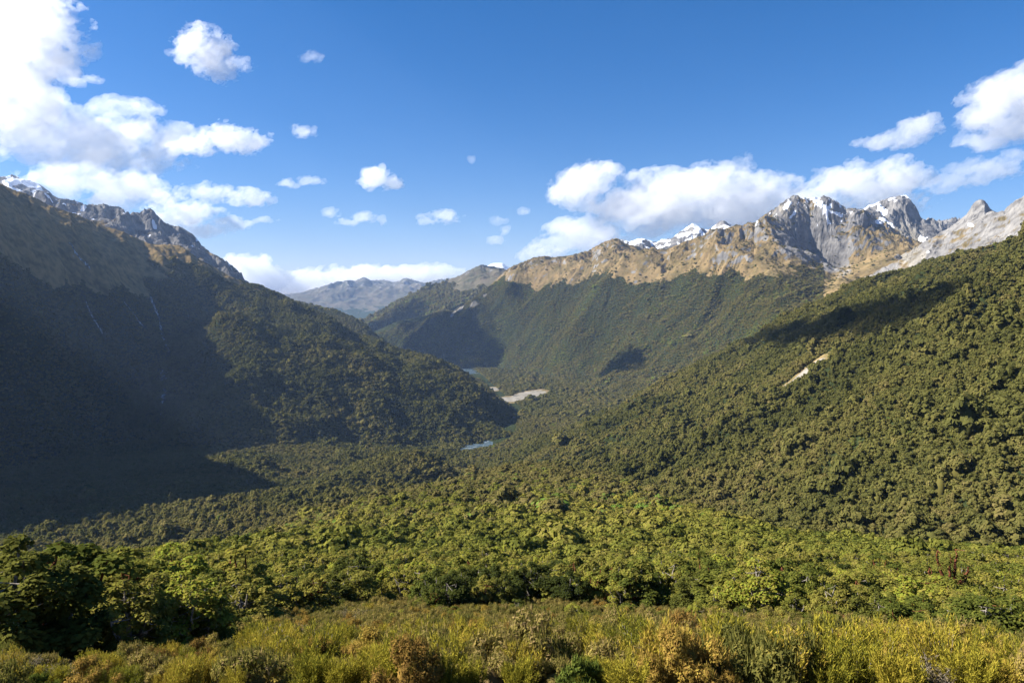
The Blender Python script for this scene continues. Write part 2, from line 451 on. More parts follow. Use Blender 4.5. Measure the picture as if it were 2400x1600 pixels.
def grid_mesh(name, X, Y, Z):
    m, n = X.shape
    me = bpy.data.meshes.new(name)
    me.vertices.add(m * n)
    me.vertices.foreach_set('co', np.stack([X, Y, Z], -1).astype(np.float32).ravel())
    idx = np.arange(m * n).reshape(m, n)
    q = np.stack([idx[:-1, :-1], idx[:-1, 1:], idx[1:, 1:], idx[1:, :-1]], -1).reshape(-1, 4)
    me.loops.add(q.size)
    me.loops.foreach_set('vertex_index', q.ravel().astype(np.int32))
    me.polygons.add(len(q))
    me.polygons.foreach_set('loop_start', (np.arange(len(q)) * 4).astype(np.int32))
    me.polygons.foreach_set('loop_total', np.full(len(q), 4, np.int32))
    me.polygons.foreach_set('use_smooth', np.full(len(q), name not in ('mountain_range', 'rocky_peak', 'cone_peak', 'crag_ridge', 'snow_range', 'snow_peak', 'far_snow_peak'), bool))
    me.update()
    me.validate()
    return me


def smooth_mask(px_, py_, cx, cy, rx, ry, ang=0.0):
    c_, s_ = math.cos(R(ang)), math.sin(R(ang))
    dx, dy = px_ - cx, py_ - cy
    a, b = (dx * c_ + dy * s_) / rx, (-dx * s_ + dy * c_) / ry
    return np.clip(1.35 - np.sqrt(a * a + b * b), 0, 1)


def slope_of(X, Y, Z):
    zy, zu = np.gradient(Z)
    yy = np.gradient(Y, axis=0)
    xu = np.gradient(X, axis=1)
    xy_ = np.gradient(X, axis=0)
    zx = zu / np.maximum(xu, 1e-6)
    zyy = (zy - zx * xy_) / np.maximum(yy, 1e-6)
    return np.hypot(zx, zyy)


def tree_line(x, y):
    return 170 + fbm(x / 650, y / 650, 4, 171) * 95 + fbm(x / 120, y / 120, 3, 173) * 38


def cover(name, X, Y, Z):
    """forest, rock, snow, scree/bare earth: what grows or lies on each landform"""
    f = sstep(45, -45, Z - tree_line(X, Y))
    sl = slope_of(X, Y, Z)
    n1 = fbm(X / 240, Y / 240, 4, 181)
    rock = sstep(0.90, 1.4, sl + 0.5 * n1 + np.clip(Z - 420, 0, 400) / 1400) * (1 - f)
    snow = np.zeros_like(Z)
    bare = np.zeros_like(Z)
    PX, PY = proj(X, Y, Z)
    if name in ('hillside',):
        f = sstep(0.85, 1.1, Y / heath_edge(PX) + 0.25 * fbm(X / 9, Y / 9, 3, 211))
        rock *= 0
    if name == 'rocky_peak':
        rock = np.maximum(rock, 0.75)
        f *= 0
        snow = sstep(0.45, 0.8, fbm(X / 160, Y / 160, 3, 185) + smooth_mask(PX, PY, 2105, 468, 28, 10) * 0.8 + smooth_mask(PX, PY, 2078, 525, 14, 60, -18) * 1.1)
        bare = smooth_mask(PX, PY, 2110, 570, 60, 50)
    if name == 'cone_peak':
        rock = np.maximum(rock, 0.55 + 0.25 * sstep(380, 640, Z) + 0.2 * n1)
        f *= 0
        snow = sstep(0.75, 1.0, smooth_mask(PX, PY, 2175, 590, 8, 6) + smooth_mask(PX, PY, 2275, 527, 18, 7, 20))
        bare = smooth_mask(PX, PY, 2140, 600, 60, 40) * 0.6
    if name == 'mountain_range':
        f = np.where(PX > 1930, f * sstep(690, 720, PY), f)
        hi = np.clip((Z - 520) / 260, 0, 1)
        rock = sstep(1.2, 1.9, sl + 0.5 * n1) * (1 - f)
        q1 = fbm(X / 60 + 3, Y / 60, 3, 187)
        sm = np.maximum.reduce([smooth_mask(PX, PY, 1845, 482, 26, 7, -50), smooth_mask(PX, PY, 1862, 500, 22, 6, -45), smooth_mask(PX, PY, 1925, 478, 34, 9, 30), smooth_mask(PX, PY, 1940, 490, 26, 9, -40),
                                smooth_mask(PX, PY, 1905, 466, 16, 7), smooth_mask(PX, PY, 1960, 500, 30, 6, 20), smooth_mask(PX, PY, 2060, 520, 16, 8)])
        snow = sstep(0.55, 0.75, sm + q1 * 0.45) * sstep(0.2, 0.4, sm)
        snow = np.maximum(snow, 0.9 * sstep(0.75, 0.95, q1 + 0.3 * hi) * sstep(0.05, 0.2, hi))
        rock = np.maximum(rock, sstep(0.3, 0.95, hi * 0.9 + n1 * 0.5) * 0.9 * (1 - f))
        rock = np.maximum(rock, smooth_mask(PX, PY, 1900, 580, 120, 55, 30) * 0.85 * (1 - f))
        bare = np.maximum(smooth_mask(PX, PY, 1122, 704, 30, 9, -38), smooth_mask(PX, PY, 1072, 728, 26, 7, -40))
        bare = np.maximum(bare, smooth_mask(PX, PY, 1845, 497, 45, 18, 55) * 0.8)
        bare = bare * sstep(-0.5, 0.1, n1 + 0.3)
        f = np.where((bare > 0.45), 0, f)
    if name in ('snow_range', 'snow_peak', 'far_snow_peak'):
        f *= 0
        rock = np.ones_like(Z) * 0.9
        k = {'snow_range': 0.15, 'snow_peak': 0.35, 'far_snow_peak': 0.9}[name]
        snow = sstep(-0.15, 0.25, fbm(X / 170, Y / 170, 4, 189) + k - 0.25 * (sl - 0.6))
    if name == 'crag_ridge':
        f *= 0.5
        rock = np.maximum(rock, 0.7 + 0.3 * n1)
        snow = sstep(0.7, 0.9, fbm(X / 70, Y / 70, 3, 191) + 0.35 * sstep(260, 160, PX))
    if name == 'left_mountain':
        tl = sstep(25, -25, Z - tree_line(X, Y) + 55)
        f = tl * (1 - sstep(0.35, 0.8, smooth_mask(PX, PY, 190, 612, 190, 55, 22) + 0.55 * n1))
        rock = sstep(1.7, 2.6, sl + 0.8 * n1) * 0.35 * (1 - f)
        bare = np.maximum(smooth_mask(PX, PY, 383, 890, 14, 40) * 0.6, smooth_mask(PX, PY, 330, 740, 20, 50, -30) * 0.35)
    if name == 'second_range':
        rock = np.maximum(rock, 0.4 * sstep(250, 420, Z))
    if name == 'far_range':
        rock = 0.45 * sstep(50, 450, Z + 200 * n1)
        f = sstep(-150, -420, Z + 160 * n1)
    if name == 'right_hillside':
        bare = np.maximum(smooth_mask(PX, PY, 1890, 872, 64, 9, -38), smooth_mask(PX, PY, 1835, 912, 50, 6, -36))
        f = np.where(bare > 0.12, 0, f)
        rock *= 0.3
    if name == 'valley':
        bare = river_gravel(PX, PY)
        f = np.where(bare > 0.3, 0, 1.0)
        rock *= 0
    return f, rock, snow, bare


def heath_edge(px_):
    return np.interp(px_, [-900, 0, 300, 480, 600, 900, 1200, 1500, 1750, 1950, 2100, 2250, 2400, 3300],
                     [24, 25, 26, 32, 74, 88, 85, 80, 70, 66, 48, 36, 28, 24])


def river_gravel(px_, py_):
    g = smooth_mask(px_, py_, 1238, 926, 50, 11, -10)
    g = np.maximum(g, smooth_mask(px_, py_, 1192, 936, 26, 7, 5))
    return np.maximum(g, smooth_mask(px_, py_, 1160, 911, 14, 5, 8))


# ------------------------------------------------------------------ materials
def nmat(name):
    m = bpy.data.materials.new(name)
    m.use_nodes = True
    nt = m.node_tree
    nt.nodes.clear()
    out = nt.nodes.new('ShaderNodeOutputMaterial')
    return m, nt, out


def nd(nt, kind, **kw):
    n = nt.nodes.new(kind)
    for k, v in kw.items():
        if k == 'ins':
            for a, b in v.items():
                n.inputs[a].default_value = b
        else:
            setattr(n, k, v)
    return n


def noise(nt, vec, scale, detail=4, rough=0.55, dist=0.0):
    n = nd(nt, 'ShaderNodeTexNoise', ins={'Scale': scale, 'Detail': detail, 'Roughness': rough, 'Distortion': dist})
    nt.links.new(vec, n.inputs['Vector'])
    return n.outputs['Fac']


def ramp(nt, fac, stops, interp='LINEAR'):
    r = nd(nt, 'ShaderNodeValToRGB')
    r.color_ramp.interpolation = interp
    while len(r.color_ramp.elements) < len(stops):
        r.color_ramp.elements.new(0.5)
    for e, (p, c_) in zip(r.color_ramp.elements, stops):
        e.position = p
        e.color = (*c_, 1) if len(c_) == 3 else c_
    nt.links.new(fac, r.inputs[0])
    return r.outputs[0]


def mth(nt, op, a, b=None, c_=None, clamp=False):
    n = nd(nt, 'ShaderNodeMath', operation=op, use_clamp=clamp)
    for i, v in enumerate((a, b, c_)):
        if v is None:
            continue
        if isinstance(v, (int, float)):
            n.inputs[i].default_value = v
        else:
            nt.links.new(v, n.inputs[i])
    return n.outputs[0]


def mixc(nt, fac, a, b):
    n = nd(nt, 'ShaderNodeMix', data_type='RGBA')
    for k, v in ((0, fac), (6, a), (7, b)):
        if isinstance(v, (tuple, float, int)):
            n.inputs[k].default_value = (*v, 1) if isinstance(v, tuple) else v
        else:
            nt.links.new(v, n.inputs[k])
    return n.outputs[2]


def edge(nt, mask, nz, amp, lo=0.42, hi=0.58):
    """mask broken up by noise -> crisp ragged coverage"""
    t = mth(nt, 'MULTIPLY_ADD', mth(nt, 'SUBTRACT', nz, 0.5), amp, mask)
    n = nd(nt, 'ShaderNodeMapRange', interpolation_type='SMOOTHSTEP', ins={1: lo, 2: hi})
    nt.links.new(t, n.inputs[0])
    return n.outputs[0]


def terrain_material(name, s=1.0, forest=((0.016, 0.022, 0.010), (0.040, 0.050, 0.018)), grass=((0.115, 0.095, 0.040), (0.265, 0.190, 0.092)), far=False):
    m, nt, out = nmat(name)
    L = nt.links
    pos = nd(nt, 'ShaderNodeNewGeometry').outputs['Position']
    at = nd(nt, 'ShaderNodeAttribute', attribute_name='cover')
    sep = nd(nt, 'ShaderNodeSeparateColor')
    L.new(at.outputs['Color'], sep.inputs[0])
    n_f = noise(nt, pos, 0.09 / s, 5, 0.6)
    n_m = noise(nt, pos, 0.018 / s, 5, 0.6)
    n_l = noise(nt, pos, 0.0035 / s, 4, 0.55)
    cg = ramp(nt, mth(nt, 'MULTIPLY_ADD', n_m, 0.7, mth(nt, 'MULTIPLY', n_l, 0.3)), [(0.36, grass[0]), (0.62, grass[1])])
    crk = nd(nt, 'ShaderNodeTexNoise', noise_type='RIDGED_MULTIFRACTAL', ins={'Scale': 0.016 / s, 'Detail': 6, 'Roughness': 0.62, 'Lacunarity': 2.1})
    L.new(pos, crk.inputs['Vector'])
    cr = mixc(nt, mth(nt, 'MULTIPLY', crk.outputs['Fac'], 0.45, clamp=True), ramp(nt, n_m, [(0.3, (0.10, 0.094, 0.088)), (0.5, (0.20, 0.19, 0.178)), (0.7, (0.29, 0.275, 0.255))]), (0.062, 0.058, 0.056))
    cf = ramp(nt, n_f, [(0.35, forest[0]), (0.65, forest[1])])
    cb = ramp(nt, n_m, [(0.35, (0.16, 0.145, 0.115)), (0.65, (0.30, 0.275, 0.235))])
    c_ = mixc(nt, edge(nt, sep.outputs[1], n_m, 0.9), cg, cr)
    c_ = mixc(nt, edge(nt, sep.outputs[0], n_f, 0.6), c_, cf)
    c_ = mixc(nt, edge(nt, at.outputs['Alpha'], n_m, 0.7), c_, cb)
    c_ = mixc(nt, edge(nt, sep.outputs[2], n_m, 0.5), c_, (0.80, 0.82, 0.86))
    bs = nd(nt, 'ShaderNodeBsdfDiffuse', ins={'Roughness': 0.6})
    L.new(c_, bs.inputs['Color'])
    bp = nd(nt, 'ShaderNodeBump', ins={'Strength': 0.9, 'Distance': 5.0 * s})
    L.new(mth(nt, 'MULTIPLY_ADD', crk.outputs['Fac'], mth(nt, 'MULTIPLY', sep.outputs[1], -0.7), mth(nt, 'MULTIPLY_ADD', n_f, 0.55, n_m)), bp.inputs['Height'])
    L.new(bp.outputs[0], bs.inputs['Normal'])
    L.new(bs.outputs[0], out.inputs['Surface'])
    return m


MAT = {
    'left': terrain_material('left_slope_ground', 0.7, ((0.016, 0.022, 0.010), (0.040, 0.050, 0.018)), ((0.090, 0.075, 0.032), (0.310, 0.215, 0.095))),
    'near': terrain_material('near_ground', 0.12, ((0.020, 0.022, 0.010), (0.05, 0.05, 0.022)), ((0.045, 0.04, 0.018), (0.12, 0.095, 0.04))),
    'mid': terrain_material('mid_ground', 0.7),
    'range': terrain_material('range_ground', 1.4, ((0.020, 0.026, 0.011), (0.045, 0.052, 0.02)), ((0.108, 0.088, 0.038), (0.255, 0.180, 0.086))),
    'far': terrain_material('far_ground', 3.0, ((0.030, 0.042, 0.018), (0.055, 0.07, 0.028)), ((0.070, 0.075, 0.045), (0.165, 0.135, 0.090))),
}
WHICH = {'hillside': 'near', 'valley': 'mid', 'hummock': 'mid', 'right_hillside': 'mid', 'left_mountain': 'left', 'mountain_range': 'range', 'rocky_peak': 'range',
         'cone_peak': 'range', 'crag_ridge': 'range', 'snow_range': 'range', 'back_ridge': 'range', 'snow_peak': 'range'}
GRID, COVER = {}, {}
for sh, u0, u1, y0, y1, nu, ny, kind in LAND:
    u = np.linspace(u0, u1, nu) if u0 > -1.5 else np.concatenate([np.linspace(u0, -0.82, 90)[:-1], np.linspace(-0.82, u1, nu - 89)])
    yy = np.geomspace(y0, y1, ny) if kind == 'log' else np.linspace(y0, y1, ny)
    Yg, Ug = np.meshgrid(yy, u, indexing='ij')
    Xg = Ug * Yg
    Zg = sh.z(Xg, Yg)
    GRID[sh.name] = (u, yy, Zg)
    me = grid_mesh(sh.name, Xg, Yg, Zg)
    f_, r_, s_, b_ = cover(sh.name, Xg, Yg, Zg)
    ca = me.color_attributes.new('cover', 'FLOAT_COLOR', 'POINT')
    ca.data.foreach_set('color', np.stack([f_, r_, s_, b_], -1).astype(np.float32).ravel())
    me.materials.append(MAT[WHICH.get(sh.name, 'far')])
    ob = bpy.data.objects.new(sh.name, me)
    ob['kind'] = 'structure'
    col.objects.link(ob)
    COVER[sh.name] = f_

# ------------------------------------------------------------------ vegetation: shapes
class Geo:
    """collects faces, each with a material slot, and becomes ONE mesh"""

    def __init__(self):
        self.v, self.f, self.n = [], [], 0

    def leaves(self, cen, size, nrm, asp=0.55, g=rng):
        """one rhombic leaf spray per centre, lying across its normal"""
        k = len(cen)
        if k == 0:
            return
        nrm = nrm / (np.linalg.norm(nrm, axis=1, keepdims=True) + 1e-9)
        a = g.normal(size=(k, 3))
        t = np.cross(nrm, a)
        t /= np.linalg.norm(t, axis=1, keepdims=True) + 1e-9
        b = np.cross(nrm, t)
        s_ = (np.asarray(size) * g.uniform(0.65, 1.35, k))[:, None]
        q = np.stack([cen - t * s_, cen + b * s_ * asp, cen + t * s_, cen - b * s_ * asp], 1)
        self.v.append(q.reshape(-1, 3))
        self.f.append((np.arange(k * 4) + self.n).reshape(k, 4))
        self.n += k * 4

    def blades(self, base, tip, width, g=rng):
        """narrow upright needles from base to tip"""
        k = len(base)
        d = tip - base
        sd = np.cross(d, g.normal(size=(k, 3)))
        sd /= np.linalg.norm(sd, axis=1, keepdims=True) + 1e-9
        mid = base + d * 0.45
        w = np.asarray(width).reshape(-1, 1) if np.ndim(width) else width
        q = np.stack([base, mid + sd * w, tip, mid - sd * w], 1)
        self.v.append(q.reshape(-1, 3))
        self.f.append((np.arange(k * 4) + self.n).reshape(k, 4))
        self.n += k * 4

    def tube(self, pts, rad, seg=6):
        pts = np.asarray(pts, float)
        k = len(pts)
        d = np.gradient(pts, axis=0)
        d /= np.linalg.norm(d, axis=1, keepdims=True) + 1e-9
        ref = np.array([0.3, 1.0, 0.2])
        a = np.cross(d, ref)
        a /= np.linalg.norm(a, axis=1, keepdims=True) + 1e-9
        b = np.cross(d, a)
        th = np.linspace(0, 2 * np.pi, seg, endpoint=False)
        ring = pts[:, None, :] + (a[:, None, :] * np.cos(th)[None, :, None] + b[:, None, :] * np.sin(th)[None, :, None]) * np.asarray(rad)[:, None, None]
        self.v.append(ring.reshape(-1, 3))
        i0 = np.arange(k - 1)[:, None] * seg + np.arange(seg)[None, :]
        i1 = np.arange(k - 1)[:, None] * seg + (np.arange(seg)[None, :] + 1) % seg
        self.f.append((np.stack([i0, i1, i1 + seg, i0 + seg], -1).reshape(-1, 4) + self.n))
        self.n += k * seg

    def blob(self, cen, r, g=rng, seg=8, rings=5, rough=0.2):
        """a lumpy closed core that keeps a crown from being see-through"""
        ph = np.linspace(0, np.pi, rings + 1)
        th = np.linspace(0, 2 * np.pi, seg, endpoint=False)
        P, T = np.meshgrid(ph, th, indexing='ij')
        k = 1 + g.uniform(-rough, rough, P.shape)
        k[0, :] = k[0, 0]
        k[-1, :] = k[-1, 0]
        q = np.stack([np.sin(P) * np.cos(T) * k * r[0] + cen[0], np.sin(P) * np.sin(T) * k * r[1] + cen[1], np.cos(P) * k * r[2] + cen[2]], -1)
        self.v.append(q.reshape(-1, 3))
        i0 = np.arange(rings)[:, None] * seg + np.arange(seg)[None, :]
        i1 = np.arange(rings)[:, None] * seg + (np.arange(seg)[None, :] + 1) % seg
        self.f.append(np.stack([i0, i0 + seg, i1 + seg, i1], -1).reshape(-1, 4) + self.n)
        self.n += (rings + 1) * seg

    def mesh(self, name, mat, smooth=False):
        me = bpy.data.meshes.new(name)
        v = np.concatenate(self.v).astype(np.float32)
        f = np.concatenate(self.f).astype(np.int32)
        me.vertices.add(len(v))
        me.vertices.foreach_set('co', v.ravel())
        me.loops.add(f.size)
        me.loops.foreach_set('vertex_index', f.ravel())
        me.polygons.add(len(f))
        me.polygons.foreach_set('loop_start', np.arange(len(f), dtype=np.int32) * 4)
        me.polygons.foreach_set('loop_total', np.full(len(f), 4, np.int32))
        if smooth:
            me.polygons.foreach_set('use_smooth', np.ones(len(f), bool))
        me.update()
        me.materials.append(mat)
        return me


def leaf_material(name, stops, source, trans=0.25, var=0.35):
    """source: 'INSTANCER' reads the point's tint, 'OBJECT' reads the object's own random number"""
    m, nt, out = nmat(name)
    L = nt.links
    if source == 'INSTANCER':
        a = nd(nt, 'ShaderNodeAttribute', attribute_name='tint', attribute_type='INSTANCER')
        t = a.outputs['Fac']
    else:
        t = nd(nt, 'ShaderNodeObjectInfo').outputs['Random']
    geo = nd(nt, 'ShaderNodeNewGeometry')
    rp = geo.outputs['Random Per Island']
    tt = mth(nt, 'ADD', t, mth(nt, 'MULTIPLY', mth(nt, 'SUBTRACT', rp, 0.5), var), clamp=True)
    c_ = ramp(nt, tt, stops)
    d = nd(nt, 'ShaderNodeBsdfDiffuse')
    tr = nd(nt, 'ShaderNodeBsdfTranslucent')
    L.new(c_, d.inputs['Color'])
    L.new(mixc(nt, 0.5, c_, (0.12, 0.14, 0.02)), tr.inputs['Color'])
    mx = nd(nt, 'ShaderNodeMixShader', ins={0: trans})
    L.new(d.outputs[0], mx.inputs[1])
    L.new(tr.outputs[0], mx.inputs[2])
    L.new(mx.outputs[0], out.inputs['Surface'])
    return m


def bark_material(name, a, b):
    m, nt, out = nmat(name)
    pos = nd(nt, 'ShaderNodeTexCoord').outputs['Object']
    n = noise(nt, pos, 5.0, 5, 0.65)
    d = nd(nt, 'ShaderNodeBsdfDiffuse')
    nt.links.new(ramp(nt, n, [(0.38, a), (0.62, b)]), d.inputs['Color'])
    nt.links.new(d.outputs[0], out.inputs['Surface'])
    return m


OLIVE = [(0.0, (0.062, 0.064, 0.019)), (0.3, (0.098, 0.095, 0.026)), (0.55, (0.132, 0.116, 0.034)), (0.75, (0.158, 0.125, 0.046)), (0.92, (0.145, 0.142, 0.032)), (1.0, (0.115, 0.190, 0.028))]
YELLOW = [(0.0, (0.066, 0.080, 0.016)), (0.25, (0.122, 0.128, 0.023)), (0.5, (0.180, 0.168, 0.030)), (0.7, (0.200, 0.166, 0.042)), (0.85, (0.250, 0.220, 0.031)), (1.0, (0.200, 0.230, 0.031))]
MAT['leaf_far'] = leaf_material('forest_leaves', OLIVE, 'INSTANCER')
MAT['leaf_mid'] = leaf_material('near_forest_leaves', YELLOW, 'INSTANCER')
MAT['leaf_near'] = leaf_material('beech_leaves', YELLOW, 'OBJECT', 0.3, 0.45)
MAT['leaf_dark'] = leaf_material('dark_beech_leaves', [(0.0, (0.028, 0.036, 0.010)), (0.6, (0.055, 0.062, 0.014)), (1.0, (0.10, 0.098, 0.020))], 'OBJECT', 0.2, 0.5)
MAT['bark_grey'] = bark_material('grey_bark', (0.10, 0.085, 0.07), (0.29, 0.255, 0.22))
MAT['bark_red'] = bark_material('red_brown_bark', (0.045, 0.018, 0.010), (0.17, 0.062, 0.032))


def far_crown(seed, clumps, per, leaf, tall):
    """unit forest crown: a lumpy dome of leaf clumps, one metre in radius"""
    g = np.random.default_rng(seed)
    G = Geo()
    G.blob((0, 0, 0.50 * tall), (0.50, 0.50, 0.52 * tall), g)
    for i in range(clumps):
        th = g.uniform(0, 2 * np.pi)
        up = g.uniform(-0.25, 1.0)
        rr = math.sqrt(max(0, 1 - up * up)) * g.uniform(0.6, 0.95)
        c_ = np.array([rr * math.cos(th), rr * math.sin(th), (0.62 + 0.62 * up * g.uniform(0.75, 1.1)) * tall])
        d = g.normal(size=(per, 3))
        d /= np.linalg.norm(d, axis=1, keepdims=True)
        rad = g.uniform(0.24, 0.42)
        p = c_ + d * np.array([rad, rad, rad * 0.6]) * g.uniform(0.55, 1.0, (per, 1))
        n = d + np.array([c_[0] * 0.6, c_[1] * 0.6, 0.9]) + g.normal(size=(per, 3)) * 0.35
        G.leaves(p, leaf, n, 0.7, g)
    return G


def beech(seed, H, rad, plats, per, leaf, dense):
    """mountain beech: forked pale trunk, spreading limbs, foliage in flat tiers"""
    g = np.random.default_rng(seed)
    T, C = Geo(), Geo()
    fork = H * g.uniform(0.18, 0.3)
    lean = g.normal(size=2) * 0.12 * H
    base = np.array([[0, 0, -0.6], [0, 0, 0.0], [lean[0] * 0.2, lean[1] * 0.2, fork * 0.6], [lean[0] * 0.4, lean[1] * 0.4, fork]])
    r0 = 0.028 * H + 0.05
    T.tube(base, [r0 * 1.5, r0 * 1.25, r0, r0 * 0.9], 8)
    nl = 5 if not dense else 7
    tips = []
    for i in range(nl):
        th = 2 * np.pi * (i + g.uniform(-0.3, 0.3)) / nl
        out = rad * g.uniform(0.35, 0.85) if i else rad * 0.1
        top = H * g.uniform(0.6, 0.95) if i else H * 0.95
        e = np.array([lean[0] + out * math.cos(th), lean[1] + out * math.sin(th), top])
        t = np.linspace(0, 1, 6)[:, None]
        bow = np.array([math.cos(th), math.sin(th), -0.6]) * out * 0.25
        p = base[-1] + (e - base[-1]) * t + bow * np.sin(t * np.pi) + g.normal(size=(6, 3)) * 0.03 * H * np.sin(t * np.pi)
        T.tube(p, np.linspace(r0 * 0.62, r0 * 0.12, 6), 6)
        tips.append(p)
    for i in range(plats):
        limb = tips[i % nl]
        k = g.uniform(0.3, 1.0)
        a = limb[min(5, int(k * 5))] if i >= nl else limb[5]
        th = g.uniform(0, 2 * np.pi)
        zrel = np.clip((a[2] - H * 0.2) / (H * 0.8), 0, 1)
        reach = rad * (1.05 - 0.65 * zrel ** 1.5) if not dense else rad * math.sqrt(max(0.05, 1 - (zrel * 1.02 - 0.35) ** 2 * 1.6))
        rr = reach * g.uniform(0.35, 1.0)
        c_ = np.array([lean[0] * zrel + rr * math.cos(th), lean[1] * zrel + rr * math.sin(th), a[2] + g.uniform(-0.12, 0.06) * H])
        c_[2] = np.clip(c_[2], 0.12 * H, H * 1.0)
        if i < nl:
            c_ = limb[5] - np.array([0, 0, 0.02 * H])
        if i % 2 == 0:
            t = np.linspace(0, 1, 4)[:, None]
            T.tube(a + (c_ - a) * t + np.array([0, 0, -0.04 * H]) * np.sin(t * np.pi), np.linspace(r0 * 0.2, r0 * 0.06, 4), 4)
        sx = rad * g.uniform(0.17, 0.36)
        sz = sx * (0.28 if not dense else 0.55)
        d = g.normal(size=(per, 3))
        d /= np.linalg.norm(d, axis=1, keepdims=True)
        q = d * g.uniform(0.2, 1.0, (per, 1)) ** 0.6
        p = c_ + q * np.array([sx, sx, sz])
        p[:, 2] -= 0.35 * sx * (q[:, 0] ** 2 + q[:, 1] ** 2)
        n = d * 0.6 + np.array([0, 0, 1.1]) + g.normal(size=(per, 3)) * 0.45
        C.leaves(p, leaf, n, 0.6, g)
    return T, C


def heath_bush(seed, w, h, per, leaf):
    g = np.random.default_rng(seed)
    G = Geo()
    G.blob((0, 0, 0.25 * h), (w * 0.40, w * 0.40, h * 0.30), g, 10, 6, 0.3)
    for i in range(26):
        th, up = g.uniform(0, 2 * np.pi), g.uniform(0.0, 1.0)
        rr = w * math.sqrt(1 - up * up * 0.85) * g.uniform(0.45, 0.95)
        c_ = np.array([rr * math.cos(th), rr * math.sin(th), h * (0.15 + 0.75 * up * g.uniform(0.75, 1.15))])
        d = g.normal(size=(per, 3))
        d /= np.linalg.norm(d, axis=1, keepdims=True)
        p = c_ + d * np.array([0.24 * w, 0.24 * w, 0.2 * h]) * g.uniform(0.3, 1, (per, 1))
        G.leaves(p, leaf, d + np.array([0, 0, 0.6]), 0.5, g)
        t = c_ + d[:per // 3] * np.array([0.2 * w, 0.2 * w, 0.12 * h])
        G.blades(t, t + np.array([0, 0, leaf * 3.5]) + g.normal(size=t.shape) * leaf, leaf * 0.3, g)
    return G


def spire_shrub(seed, w, h, stems, per):
    """upright feathery heath: bundles of needles along fanned stems"""
    g = np.random.default_rng(seed)
    G, T = Geo(), Geo()
    for i in range(stems):
        th = g.uniform(0, 2 * np.pi)
        o = w * math.sqrt(g.uniform(0, 1))
        b = np.array([0.25 * o * math.cos(th), 0.25 * o * math.sin(th), -0.1])
        e = np.array([o * math.cos(th), o * math.sin(th), h * g.uniform(0.55, 1.05) * (1 - 0.25 * (o / w) ** 2)])
        T.tube(b + (e - b) * np.linspace(0, 0.9, 3)[:, None], [0.010, 0.008, 0.004], 4)
        k = g.uniform(0.3, 1.0, per)
        p = b + (e - b) * k[:, None] + g.normal(size=(per, 3)) * 0.03
        d = g.normal(size=(per, 3)) * 0.45 + (e - b) / np.linalg.norm(e - b) * 1.0
        d /= np.linalg.norm(d, axis=1, keepdims=True)
        G.blades(p, p + d * g.uniform(0.06, 0.13, (per, 1)), 0.008, g)
    return G, T


def tussock(seed, w, h, n):
    g = np.random.default_rng(seed)
    G = Geo()
    th = g.uniform(0, 2 * np.pi, n)
    o = w * np.sqrt(g.uniform(0, 1, n))
    b = np.stack([0.3 * o * np.cos(th), 0.3 * o * np.sin(th), np.zeros(n)], 1)
    e = np.stack([o * np.cos(th), o * np.sin(th), h * g.uniform(0.5, 1.0, n) * (1 - 0.4 * (o / w) ** 2)], 1)
    G.blades(b, e, 0.012, g)
    return G


def twig_bush(seed, w, h, n):
    g = np.random.default_rng(seed)
    T, G = Geo(), Geo()
    for i in range(n):
        th = g.uniform(0, 2 * np.pi)
        o = w * math.sqrt(g.uniform(0, 1))
        e = np.array([o * math.cos(th), o * math.sin(th), h * g.uniform(0.5, 1.0)])
        t = np.linspace(0, 1, 5)[:, None]
        p = e * t + g.normal(size=(5, 3)) * 0.05 * t
        T.tube(p, np.linspace(0.02, 0.005, 5), 4)
        q = e * g.uniform(0.5, 1.0, (30, 1)) + g.normal(size=(30, 3)) * 0.09
        G.leaves(q, 0.035, g.normal(size=(30, 3)) + np.array([0, 0, 0.6]), 0.5, g)
    return G, T


# ------------------------------------------------------------------ where plants can stand
NAMES = [l[0].name for l in LAND]
SHEET = {l[0].name: l for l in LAND}


def lookup(name, x, y, arr=None):
    """bilinear read of a landform's grid; -1e6 outside it"""
    u, yy, Z = GRID[name]
    A = Z if arr is None else arr
    q = x / y
    fu = np.interp(q, u, np.arange(len(u)), left=-1, right=len(u) + 1)
    if SHEET[name][7] == 'log':
        fy = np.log(y / yy[0]) / np.log(yy[1] / yy[0])
    else:
        fy = (y - yy[0]) / (yy[1] - yy[0])
    ok = (fu >= 0) & (fu < len(u) - 1.001) & (fy >= 0) & (fy < len(yy) - 1.001)
    fu = np.clip(fu, 0, len(u) - 1.001)
    fy = np.clip(fy, 0, len(yy) - 1.001)
    i, j = fy.astype(int), fu.astype(int)
    a, b = fy - i, fu - j
    z = A[i, j] * (1 - a) * (1 - b) + A[i + 1, j] * a * (1 - b) + A[i, j + 1] * (1 - a) * b + A[i + 1, j + 1] * a * b
    return np.where(ok, z, -1e6)


# how high the ground (plus trees) reaches along each sight line: hidden slopes get no trees
HU = np.linspace(-1.1, 1.1, 900)
HY = np.geomspace(15, 12000, 700)
hx = HU[None, :] * HY[:, None]
hy = np.repeat(HY[:, None], len(HU), 1)
hz = np.max(np.stack([lookup(n, hx, hy) for n in NAMES]), 0)
HOR = np.maximum.accumulate(np.where(hz > -1e5, hz, -1e6) / hy, axis=0)


def seen(x, y, ztop):
    fu = np.clip((x / y - HU[0]) / (HU[1] - HU[0]), 0, len(HU) - 1).astype(int)
    fy = np.clip(np.log(y / HY[0]) / np.log(HY[1] / HY[0]) - 1.0, 0, len(HY) - 1).astype(int)
    return ztop / y >= HOR[fy, fu] - 0.012


